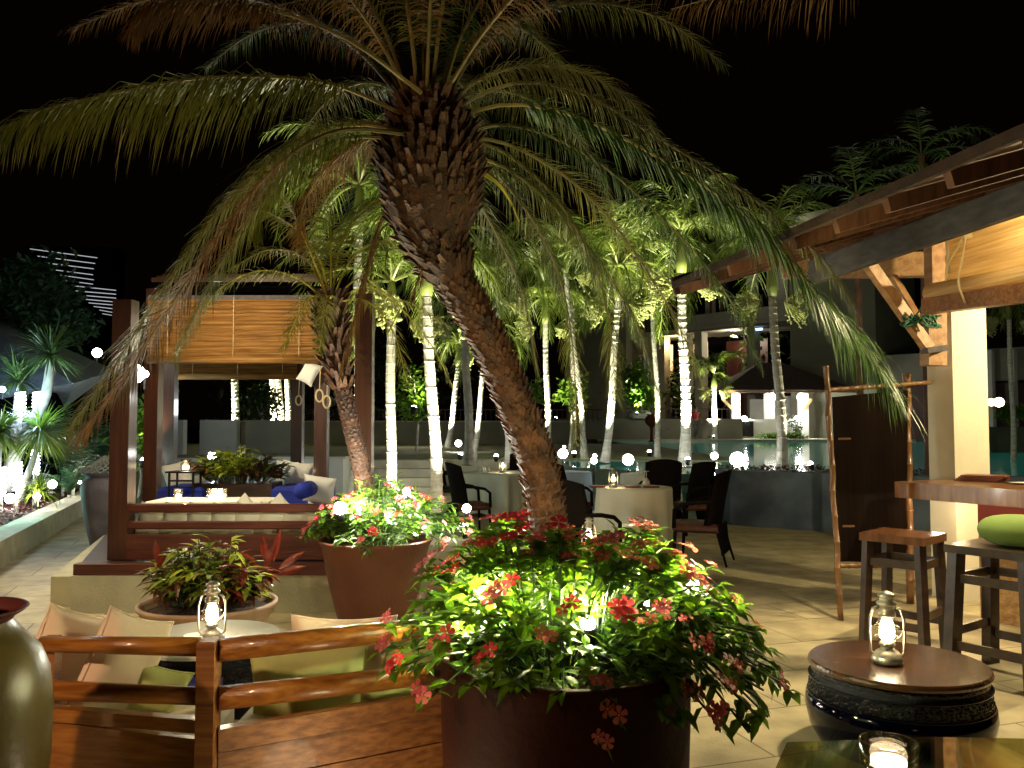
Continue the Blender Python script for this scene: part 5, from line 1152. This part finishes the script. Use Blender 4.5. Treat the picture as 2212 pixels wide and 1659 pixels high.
for i, (u, v, r_, pw, lab) in enumerate(((1590, 858, .20, 60, 'left wall lamp glaring on a pool bar column'), (1667, 858, .20, 60, 'middle wall lamp glaring on a pool bar column'), (1730, 858, .20, 60, 'right wall lamp glaring on a pool bar column'), (1608, 905, .16, 50, 'low lamp on the pool bar counter, left one'), (1722, 905, .16, 50, 'low lamp on the pool bar counter, right one'))):
    p = Wp(u, v, 46.0); tt = thing('wall_lamp', lab, 'lamp', p, 'lamps of the pool bar'); part('shade', MB().lathe([(r_ * .5, -r_), (r_ * .9, -r_ * .5), (r_, 0), (r_ * .8, r_ * .6), (r_ * .3, r_)], p, 16), 'bulb', tt, True)
    part('bracket', MB().box((p.x, p.y + r_ * .8, p.z), (.08, .3, .08)), 'metal_black', tt); lamp('lamp', p + Vector((0, -r_ * 1.4, 0)), pw, (1.0, .98, .90), size=.1, parent=tt)
# hedges beyond the pool
def bush(name, c, rx, ry, rz_, n, L, wd, mk, label, cat='bush', group=None, rnd=None, trunk=None):
    t = thing(name, label, cat, (c.x, c.y, c.z - rz_), group); m = MB(); rnd = rnd or random.Random(int(c.x * 77))
    cl = [Vector((rnd.uniform(-1, 1), rnd.uniform(-1, 1), rnd.uniform(-1, 1))).normalized() * rnd.uniform(.35, .85) for _ in range(14)]
    for i in range(n):
        q = rnd.choice(cl) + Vector((rnd.gauss(0, .22), rnd.gauss(0, .22), rnd.gauss(0, .20))); p = c + Vector((q.x * rx, q.y * ry, q.z * rz_)); d = Vector((rnd.uniform(-1, 1), rnd.uniform(-1, 1), rnd.uniform(-.5, 1)))
        m.leaf(p, d, Vector((rnd.uniform(-1, 1), rnd.uniform(-1, 1), 1)), L * rnd.uniform(.6, 1.3), wd, .3)
    part('foliage', m, mk, t)
    if trunk:
        b = Vector((c.x, c.y, trunk[0])); mt = MB().tube([b, b.lerp(c, .5) + Vector((.05, 0, 0)), c], [trunk[1], trunk[1] * .7, trunk[1] * .4], 8)
        for k in range(7): e = c + Vector((cl[k].x * rx, cl[k].y * ry, cl[k].z * rz_)) * .8; mt.tube([b.lerp(c, .6 + .05 * k), e], [trunk[1] * .35, .01], 6)
        part('trunk', mt, 'trunk_pale' if trunk[1] > .05 else 'trunk_grey', t)
    return t
for u, v, rx, lab in ((1533, 945, 1.05, 'low clipped hedge under the little spotlit palm beyond the pool'), (1660, 950, .75, 'left half of the clipped hedge in front of the pool bar'), (1712, 950, .9, 'right half of the clipped hedge in front of the pool bar')):
    bush('hedge', Wp(u, v, 44.6), rx, .5, .42, 900, .17, .08, 'leaf_small', lab, 'hedge')
bush('shrub', Wp(1716, 918, 45), .45, .4, .55, 300, .15, .07, 'green_dark', 'dark rounded shrub between the pool bar counter lamps')
bush('shrub', Wp(1432, 938, 44.6), .5, .4, .5, 300, .15, .07, 'green_dark', 'dark round shrub beside the red urn beyond the pool')
t = bush('small_tree', Wp(1385, 830, 44), 1.1, .8, 1.5, 1500, .29, .15, 'leaf_small', 'small bright green tree lit from below, left of the whitest palm', 'tree', trunk=(2.25, .08))
single('tree_planter', MB().lathe([(.62, 1.85), (.66, 1.95), (.62, 2.15), (.45, 2.28), (0, 2.30)], (Wp(1380, 900, 44.5).x, 44.5, 0), 28), 'wall_white', 'white rounded planter under the small bright tree', 'planter', smooth=True)
p = Wp(1376, 893, 43); uplight(p, p + Vector((.2, 1.0, 2.4)), 560, 'spotlight shining up into the small bright tree', .05, (1, 1, .85), lr=None)
t = thing('urn', 'dark red urn on a stand beyond the pool, below the small tree', 'urn', Wp(1408, 955, 40)); p = Wp(1408, 955, 40)
part('urn_body', MB().lathe([(.10, .70), (.28, .85), (.34, 1.05), (.2, 1.25), (.26, 1.3)], p, 20), 'urn', t, True); part('stand', MB().lathe([(.2, 0), (.08, .1), (.07, .6), (.12, .70)], p, 14), 'urn', t, True)
bush('shrub', Wp(565, 870, 30), .85, .6, .75, 900, .20, .09, 'green_dark', 'dim green tree behind the garden wall, seen through the pergola', 'tree', trunk=(.76, .06))
bush('shrub', Wp(300, 960, 14.5), .38, .5, .75, 700, .16, .07, 'leaf_small', 'bright yellow green shrub glimpsed between the left pergola posts', 'bush', trunk=(.2, .03))
p = Wp(309, 1000, 13.8); uplight(p, p + Vector((0, .3, 1)), 60, 'small spotlight glimpsed between the left pergola posts', .05)
bush('shrub', Wp(900, 860, 26), .75, .5, .9, 800, .2, .09, 'leaf_small', 'lit leafy shrub between the two nearest pale palm trunks', trunk=(.76, .05))
p = Wp(893, 885, 25); uplight(p, p + Vector((.1, .8, .6)), 150, 'spotlight in the shrub between the two nearest pale trunks', .09)
bush('shrub', Wp(1235, 852, 24), .5, .5, .45, 500, .2, .09, 'leaf_small', 'bright green shrub just right of the big palm trunk', trunk=(.76, .05))
bush('shrub', Wp(1145, 850, 24), .4, .5, .35, 300, .2, .09, 'leaf_small', 'small lit shrub just left of the thin palm behind the big trunk', trunk=(.76, .05))
p = Wp(1200, 905, 23); uplight(p, p + Vector((.4, .9, 1.2)), 180, 'spotlight under the shrubs behind the big palm trunk', .04)
# person beyond the pool: one continuous skinned figure in mid-stride
def person(loc, h, label):
    t = thing('person', label, 'person', loc); s_ = h / 1.72
    J = {'pel': (0, 0, .95), 'che': (.02, 0, 1.25), 'nck': (.02, 0, 1.46), 'hed': (.0, 0, 1.60), 'top': (0, 0, 1.70), 'shl': (-.19, 0, 1.40), 'ell': (-.24, .06, 1.13), 'wrl': (-.20, -.06, .90), 'hnl': (-.19, -.09, .82),
         'shr': (.21, 0, 1.40), 'elr': (.27, -.06, 1.14), 'wrr': (.25, -.16, .93), 'hnr': (.25, -.19, .85), 'hil': (-.10, 0, .90), 'knl': (-.12, -.10, .50), 'anl': (-.12, .05, .10), 'tol': (-.12, -.12, .03),
         'hir': (.10, 0, .90), 'knr': (.12, .02, .50), 'anr': (.13, .24, .12), 'tor': (.13, .10, .03)}
    E = [('pel', 'che'), ('che', 'nck'), ('nck', 'hed'), ('hed', 'top'), ('che', 'shl'), ('shl', 'ell'), ('ell', 'wrl'), ('wrl', 'hnl'), ('che', 'shr'), ('shr', 'elr'), ('elr', 'wrr'), ('wrr', 'hnr'), ('pel', 'hil'), ('hil', 'knl'), ('knl', 'anl'), ('anl', 'tol'), ('pel', 'hir'), ('hir', 'knr'), ('knr', 'anr'), ('anr', 'tor')]
    RD = {'pel': .13, 'che': .14, 'nck': .055, 'hed': .095, 'top': .06, 'shl': .065, 'shr': .065, 'ell': .045, 'elr': .045, 'wrl': .03, 'wrr': .03, 'hnl': .035, 'hnr': .035, 'hil': .09, 'hir': .09, 'knl': .06, 'knr': .06, 'anl': .04, 'anr': .04, 'tol': .03, 'tor': .03}
    def grow(name, keys, f, mk, root):
        keys = list(keys); me = bpy.data.meshes.new(name); me.from_pydata([tuple(c * s_ for c in J[k]) for k in keys], [(keys.index(a), keys.index(b)) for a, b in E if a in keys and b in keys], [])
        o = bpy.data.objects.new(name, me); COL.objects.link(o); md = o.modifiers.new('skin', 'SKIN')
        for i, k in enumerate(keys): sv = me.skin_vertices[0].data[i]; sv.radius = (RD[k] * f * s_,) * 2; sv.use_root = (k == root)
        sb = o.modifiers.new('sub', 'SUBSURF'); sb.levels = sb.render_levels = 2; me.materials.append(M[mk]); o.parent = t
    grow('body', J.keys(), 1.0, 'skin', 'pel')
    grow('shirt', ['pel', 'che', 'shl', 'ell', 'shr', 'elr'], 1.12, 'shirt_red', 'pel'); grow('trousers', ['pel', 'hil', 'knl', 'anl', 'hir', 'knr', 'anr'], 1.15, 'trousers', 'pel')
    m = MB().sphere((0, .015, 1.66 * s_), .105, 12, (.95, 1.0, .95)); part_ = link('hair', m, 'hair', None, True); part_.parent = t
    t.rotation_euler = (0, 0, .5); return t
pp = Wp(1503, 950, 43.5); person((pp.x, 43.5, .80), 1.66, 'person in a red shirt walking along the far side of the pool')
lamp('deck_light', (pp.x - 1, 41.5, 2.4), 25, (1, .9, .7), size=.1)
# hotel
ht = thing('hotel_building', 'three storey hotel with balconies and cream columns behind the palms', 'building', (9, 55, 0))
H0, H1 = Vector((Wp(1240, 900, 64).x, 64)), Vector((Wp(1720, 900, 50).x, 50)); hd = (H1 - H0).normalized(); hn = Vector((-hd.y, hd.x)); 
def hpt(u):
    # where the column of picture at u crosses the facade line
    k = (u - 1106) / F; a = H0; tt = (k * a.y - a.x) / (hd.x - k * hd.y); return H0 + hd * tt
def hz(u, v): return Wp(u, v, hpt(u).y).z
def hbox(name, u0, u1, z0, z1, mk, out=0.0, th=.4):
    a, b = hpt(u0) - hn * out, hpt(u1) - hn * out; part(name, MB().wall(a, b, z0, z1, th), mk, ht)
z1_, z2_ = hz(1500, 712), hz(1500, 712) + 3.2
z0_ = z1_ - 3.1
def wall_back(): 
    hbox('recess_wall', 1362, 1960, 0, z2_ + 3.0, 'void', out=-3.0, th=.3)
wall_back()
hbox('stair_tower', 1236, 1366, 0, z2_ + 1.2, 'plaster_olive', out=.6, th=3.5)
hbox('balcony_slab', 1366, 1530, z1_ - .25, z1_ + .10, 'plaster_far', out=.2); hbox('balcony_slab', 1500, 1740, z1_ + .05, z1_ + .75, 'plaster_far', out=1.2, th=.3)
hbox('balcony_floor', 1500, 1740, z1_ - .2, z1_ + .04, 'plaster_far', out=1.2, th=4.0); hbox('balcony_floor', 1366, 1500, z1_ - .24, z1_ - .02, 'plaster_far', out=.18, th=3.0)
for (u0, u1) in ((1400, 1412), (1424, 1436), (1475, 1486), (1520, 1536), (1633, 1650)): hbox('column', u0, u1, .8, z1_ - .26, 'plaster_far', out=0 if u0 < 1500 else .9, th=.6)
for (u0, u1) in ((1366, 1400), (1436, 1474), (1540, 1630)): hbox('door', u0, u1, .8, z1_ - .8, 'door_red', out=-1.5, th=.1)
for (u0, u1) in ((1412, 1424), (1487, 1500)): hbox('lit_doorway', u0, u1, z0_ + .3, z1_ - .7, 'window_warm', out=-1.4, th=.1)
for (u0, u1) in ((1540, 1552), (1630, 1646), (1690, 1720)): hbox('column', u0, u1, z1_ + .76, z2_ + .6, 'plaster_far', out=.7, th=.5)
for u in range(1366, 1530, 16): hbox('railing_post', u, u + 3, z1_ + .11, z1_ + .95, 'rail_brown', out=.2, th=.08)
for u in range(1560, 1700, 22): hbox('railing_post', u, u + 4, z1_ + .76, z1_ + 1.5, 'rail_brown', out=1.2, th=.08)
hbox('railing', 1366, 1530, z1_ + .95, z1_ + 1.02, 'rail_brown', out=.22, th=.1)
hbox('ceiling', 1500, 1740, z1_ - .32, z1_ - .22, 'plaster_far', out=1.1, th=3.8)
hbox('light_strip', 1650, 1664, z1_ - .55, z1_ - .42, 'strip_blue', out=.8, th=.1)
hbox('upper_wall', 1560, 1640, z2_ + .0, z2_ + 1.0, 'plaster_olive', out=.2, th=.3)
hbox('gable_wall', 1742, 1926, 0, z2_ + 2.5, 'plaster_olive', out=1.6, th=5)
hbox('lower_block', 1950, 2600, 3.6, 5.1, 'plaster_far', out=2, th=1); hbox('lower_door', 1950, 2600, .5, 3.5, 'door_red', out=1.8, th=.4)
for u in (2138, 2178, 2225): hbox('column', u, u + 9, .3, 5.0, 'wall_white', out=2.4, th=.4)
lamp('balcony_light', (hpt(1600).x - .3, hpt(1600).y + .3, z1_ - .8), 120, (1, .85, .62), size=.1)
lamp('balcony_light', (hpt(1455).x, hpt(1455).y + .3, z1_ - .8), 130, (1, .66, .32), size=.1)
lamp('balcony_light', (hpt(1620).x - .5, hpt(1620).y - 5, z1_ + 5), 110, (1, .95, .7), size=.3)
lamp('garden_light', (hpt(1830).x - 2, hpt(1830).y - 9, 4), 45, (1, .93, .75), size=.3)
lamp('garden_light', (hpt(1300).x - 2, hpt(1300).y - 9, 3), 90, (1, .95, .70), size=.3)
lamp('garden_light', (hpt(2180).x + 1, hpt(2180).y - 9, 3), 40, (1, .9, .7), size=.3)
for i, (u, v) in enumerate(((2141, 869), (2158, 869))):
    p = Wp(u, v, 30); tt = thing('wall_lamp', ['left globe of the lamp pair seen right of the cream pillar', 'right globe of the lamp pair seen right of the cream pillar'][i], 'lamp', p, 'pair of lamps right of the pillar')
    part('globe', MB().sphere(p, .13 if i == 0 else .17, 14), 'candle_glow', tt, True); part('bracket', MB().tube([p + Vector((0, .1, 0)), p + Vector((0, .4, -.2))], .02, 6), 'metal_black', tt)
t = royal(Vector((Wp(2186, 950, 20).x, 20, .3)), Wp(2180, 690, 20), .13, .6, 9, 1.4, 'thin palm seen right of the cream pillar', 60, lw=.04)
bush('shrub', Wp(2200, 895, 22), .5, .4, .25, 350, .16, .07, 'leaf_small', 'lit green shrub at the right edge beyond the pillar')
single('boundary_wall', MB().box((Wp(2200, 950, 26).x + 2, 26, .9), (9, .3, 1.2)), 'plaster_olive', 'dark low wall beyond the pillar at the right edge', 'wall')
# dark trees behind everything
def tree(u, v, d, rx, rz_, n, L, label, mk='green_dark', zb=0):
    c = Wp(u, v, d); return bush('tree', c, rx, rx * .7, rz_, n, L, L * .45, mk, label, 'tree', 'dark trees beyond the terrace', trunk=(zb, .22))
tree(85, 660, 19, 1.25, 1.0, 2600, .22, 'dark broadleaf tree above the pale thatched roof at left', 'frond_teal')
tree(1450, 860, 60, 5.5, 3.0, 1200, .6, 'dark tree mass left of the pool bar roof', zb=0)
tree(1750, 770, 56, 6.0, 2.0, 1200, .6, 'dark tree mass above the pool bar roof', zb=0)
tree(750, 850, 44, 8.0, 3.2, 1000, .6, 'dark tree mass behind the far wall railing', zb=0)
# palm tips that peek over the bar roof
for (u, v, d, lab) in ((1850, 385, 11.5, 'palm crown peeking over the bar roof, left one'), (1990, 300, 12.5, 'palm crown peeking over the bar roof, upper right one')):
    top_ = Wp(u, v + 35, d); t = thing('palm_tree', lab, 'palm tree', (top_.x, top_.y, 0)); part('trunk', MB().tube([Vector((top_.x, top_.y, 0)), top_], .045, 10), 'boots_dark', t)
    ml, mr = MB(), MB()
    for i in range(9): a_ = 6.283 * i / 9; frond(ml, mr, arc(top_, a_, [.9, .5, .2][i % 3], 1.3, 1.6), .35, 24, .03, .6, seg=2)
    part('crown', ml, 'green_dark', t); part('frond_stalk', mr, 'green_dark', t)
    lamp('garden_light', top_ + Vector((.6, -.2, -1.6)), 1.2, (.9, 1, .95), size=.05)
# lit tower far left
tw = thing('apartment_tower', 'dark distant tower with thin lit balcony edges at far left', 'building', Wp(150, 900, 120)); 
lines = [(210, 492, 670, 553), (262, 542, 655, 592), (325, 590, 645, 629), (362, 635, 640, 670), (410, 672, 645, 705), (450, 710, 640, 735), (490, 745, 800, 778), (525, 782, 800, 805), (560, 812, 800, 832), (590, 840, 790, 858), (615, 865, 790, 880), (650, 890, 780, 905), (690, 915, 775, 930), (710, 940, 770, 950)]
cv = lambda x, y: (x * .3125, 384 + y * .3125)
for (x0, y0, x1, y1) in lines:
    a = Wp(*cv(x0, y0), 118); b = Wp(*cv(x1, y1), 118); part('balcony_edge', MB().beam(a, b, .3, .075), 'strip_white', tw)
a, b = Wp(60, 535, 121), Wp(250, 700, 121); part('tower_block', MB().box(((a.x + b.x) / 2, 122, (a.z) / 2), (b.x - a.x, 3, a.z)), 'void', tw)

# ---------------------------------------------------------------- the garden at left
def spiky(name, c, n, L, wd, label, mk='spiky', trunkpts=None, group='spiky plants in the lit garden', upr=(-.3, 1.0), droop=.45, rnd=None, tm='trunk_grey', tr_=.05):
    rnd = rnd or random.Random(int(abs(c.x * 100))); base = trunkpts[0] if trunkpts else c; t = thing(name, label, 'plant', base, group); m = MB()
    for i in range(n):
        a = rnd.uniform(0, 6.283); e = rnd.uniform(*upr); d = Vector((math.cos(a) * math.cos(e), math.sin(a) * math.cos(e), math.sin(e))); sd = d.cross(Vector((0, 0, 1))).normalized()
        m.blade(c + d * .02, d, droop * rnd.uniform(.3, 1.6), L * rnd.uniform(.7, 1.15), wd, sd, 4)
    part('foliage', m, mk, t)
    if trunkpts: part('trunk', MB().tube(spline(trunkpts, 14), [tr_ * (1.25 - .6 * i / 14) for i in range(15)], 10), tm, t, True)
    return t
g = 13.8
spiky('screw_palm', Wp(108, 768, g), 260, .66, .026, 'spiky headed plant on a long bent pale trunk at left', trunkpts=[Wp(12, 1060, g), Wp(30, 990, g), Wp(60, 930, g), Wp(95, 865, g), Wp(106, 810, g), Wp(108, 770, g)], tr_=.095, upr=(-.5, 1.4))
spiky('screw_palm', Wp(38, 822, 14.6), 240, .60, .026, 'spiky headed plant behind the bent trunk, at the left edge', trunkpts=[Wp(20, 1060, 14.6), Wp(30, 930, 14.6), Wp(38, 830, 14.6)], upr=(-.4, 1.4))
spiky('screw_palm', Wp(88, 930, 13.4), 300, .74, .028, 'lower spiky plant with bright green leaves behind the bent trunk', 'frond_lit', trunkpts=[Wp(40, 1075, 13.4), Wp(70, 1000, 13.4), Wp(88, 935, 13.4)], upr=(-.7, .9))
spiky('screw_palm', Wp(0, 935, 13.2), 260, .66, .028, 'spiky green plant cut by the left edge', 'frond_lit', trunkpts=[Wp(-10, 1090, 13.2), Wp(-5, 1010, 13.2), Wp(0, 940, 13.2)], upr=(-.6, 1.1))
gq = Wp(82, 1072, 13.3); spiky('grass_tuft', gq, 130, .50, .026, 'bright tuft of long green leaves beside the kerb', 'frond_lit', upr=(.3, 1.5), droop=.9)
for i, (u, v, d, s_) in enumerate(((160, 960, 15.5, 1.3), (200, 930, 16.5, 1.3), (228, 980, 17.0, 1.2), (185, 1020, 16.0, .9), (140, 890, 16, 1.5), (228, 850, 17.5, 1.6), (150, 1035, 15.0, .75))):
    c = Wp(u, v, d); t = thing('fern', ['feathery teal plant just right of the hanging frond', 'tall feathery plant with a pale stem in the garden', 'feathery plant beside the grey jar', 'low dark fern in front of the grey jar', 'feathery plant behind the lower spiky head', 'tall feathery plant next to the pergola post', 'low fern next to the bright tuft'][i], 'plant', (c.x, c.y, .2), 'feathery plants in the lit garden')
    ml, mr = MB(), MB(); rn = random.Random(i)
    for k in range(20): frond(ml, mr, arc((c.x, c.y, .2 + (c.z - .2) * .35), rn.uniform(0, 6.28), rn.uniform(.8, 1.45), 1.0 * s_, rn.uniform(.8, 1.8)), .20 * s_, 26, .018, .5, seg=2, rnd=rn, rr=.008)
    part('crown', ml, 'frond_teal', t); part('frond_stalk', mr, 'stem', t); part('stem', MB().tube([(c.x, c.y, .18), (c.x, c.y, .2 + (c.z - .2) * .36)], .03, 8), 'trunk_pale', t)
m = MB()
def f_(): t = R.random() * 10.5; s_ = .40 + R.random() * 1.3; q = kp(t, s_); return Vector((q[0], q[1], .22 + R.random() * .10))
scatter_leaves(m, f_, 2600, .11, .05, .9); tag(link('ground_cover', m, 'redleaf'), 'low reddish ground cover along the kerb in the garden bed', 'ground cover', kind='stuff')
# thatched roof
th = thing('thatched_pavilion', 'pale steep thatched roof behind the spiky plants at left', 'pavilion', (-10, 17.5, 0))
ap, cr, lf_, rb = Wp(-120, 640, 18.5), Wp(160, 828, 15.5), Wp(-150, 870, 15.0), Wp(250, 800, 19.5)
part('roof', MB().add([ap, cr, lf_, rb, Vector((lf_.x, rb.y, lf_.z))], [(0, 2, 1), (0, 1, 3), (0, 3, 4), (0, 4, 2), (1, 2, 4, 3)]), 'roof_pale', th)
part('wall', MB().prism([(lf_.x, 16), (cr.x - .6, 16), (rb.x - 1, 19.2), (lf_.x, 19.2)], 0, min(cr.z, rb.z) - .15), 'void', th)
# spiral fairy lights and lamps
def rings(u, v, hpx, wpx, d, n, label, pw):
    c = Wp(u, v, d); s_ = d / F; H = hpx * s_; r_ = wpx * s_ / 2; t = thing('string_light', label, 'light', (c.x, c.y, c.z - H / 2), 'spiral white string lights in the garden')
    part('pole', MB().tube([c - Vector((0, 0, max(H / 2, c.z - .2))), c + Vector((0, 0, H / 2))], r_ * .45, 8), 'trunk_grey', t)
    m = MB(); pts = [c + Vector((math.cos(a) * r_ * .9, math.sin(a) * r_ * .9, -H / 2 + H * a / (6.283 * n))) for a in [k * 6.283 * n / (n * 12) for k in range(n * 12 + 1)]]
    m.tube(pts, H / n * .24, 6); part('rope_light', m, 'bulb_cool', t, True); lamp('lamp', c + Vector((.02, -r_ * 2.5, 0)), pw, (.55, .66, 1.0), size=.08, parent=t)
rings(44, 868, 40, 21, 14, 5, 'upper left short spiral light, left one of the bright pair', 13.4); rings(81, 865, 36, 19, 14, 5, 'upper short spiral light just left of the bent trunk', 13.4)
rings(76, 998, 54, 17, 13.6, 7, 'spiral light wound below the lower spiky plant', 2.5); rings(38, 1030, 62, 17, 13.4, 8, 'lowest long spiral light left of the bright tuft', 2); rings(4, 1040, 60, 16, 13.4, 8, 'spiral light cut by the left edge', 1.5)
for (u, v, d, r_, pw, lab, k) in ((210, 762, 13, .07, 7, 'small round lamp above the hanging frond at left', 'bulb'), (292, 807, 8.6, .095, 6, 'larger of two round lamps beside the left pergola post', 'bulb'), (313, 808, 9.0, .038, 2, 'smaller of two round lamps beside the left pergola post', 'bulb'), (22, 1077, 13.2, .075, 7, 'brightest ground lamp at the left end of the bed', 'bulb'), (113, 1046, 14.6, .07, 8, 'ground lamp right of the bright green tuft', 'bulb'),
                               (80, 1072, 13.1, .05, 8, 'ground lamp inside the bright green tuft', 'bulb'), (5, 841, 14, .05, 5, 'round blue white lamp at the left edge', 'bulb_cool'), (172, 1042, 15.5, .03, 3, 'tiny lamp near the grey jar', 'bulb')):
    p = Wp(u, v, d); tt = thing('garden_lamp', lab, 'lamp', p, 'small lamps of the garden at left'); part('globe', MB().sphere(p, r_, 14), k, tt, True)
    part('stake', MB().tube([p - Vector((0, 0, r_ * .9)), Vector((p.x, p.y, max(.2, p.z - .16)))], .012, 6), 'metal_black', tt); lamp('lamp', p + Vector((.02, -r_ * 1.6, .05)), pw, (1.0, .93, .72) if k == 'bulb' else (.6, .7, 1), size=.05, parent=tt)
lamp('garden_floodlight', Wp(20, 900, 13.6), 130, (.45, .66, 1.0), 'SPOT', size=.1, aim=Wp(70, 770, 16.5), angle=80, blend=.8)  # added blue spot that brightens the thatched roof
lamp('garden_floodlight', Wp(60, 880, 13.2), 45, (.50, .80, .95), size=.2)
lamp('garden_floodlight', (Wp(190, 1000, 14.6).x, 11.3, .7), 50, (.45, .95, .80), size=.1)
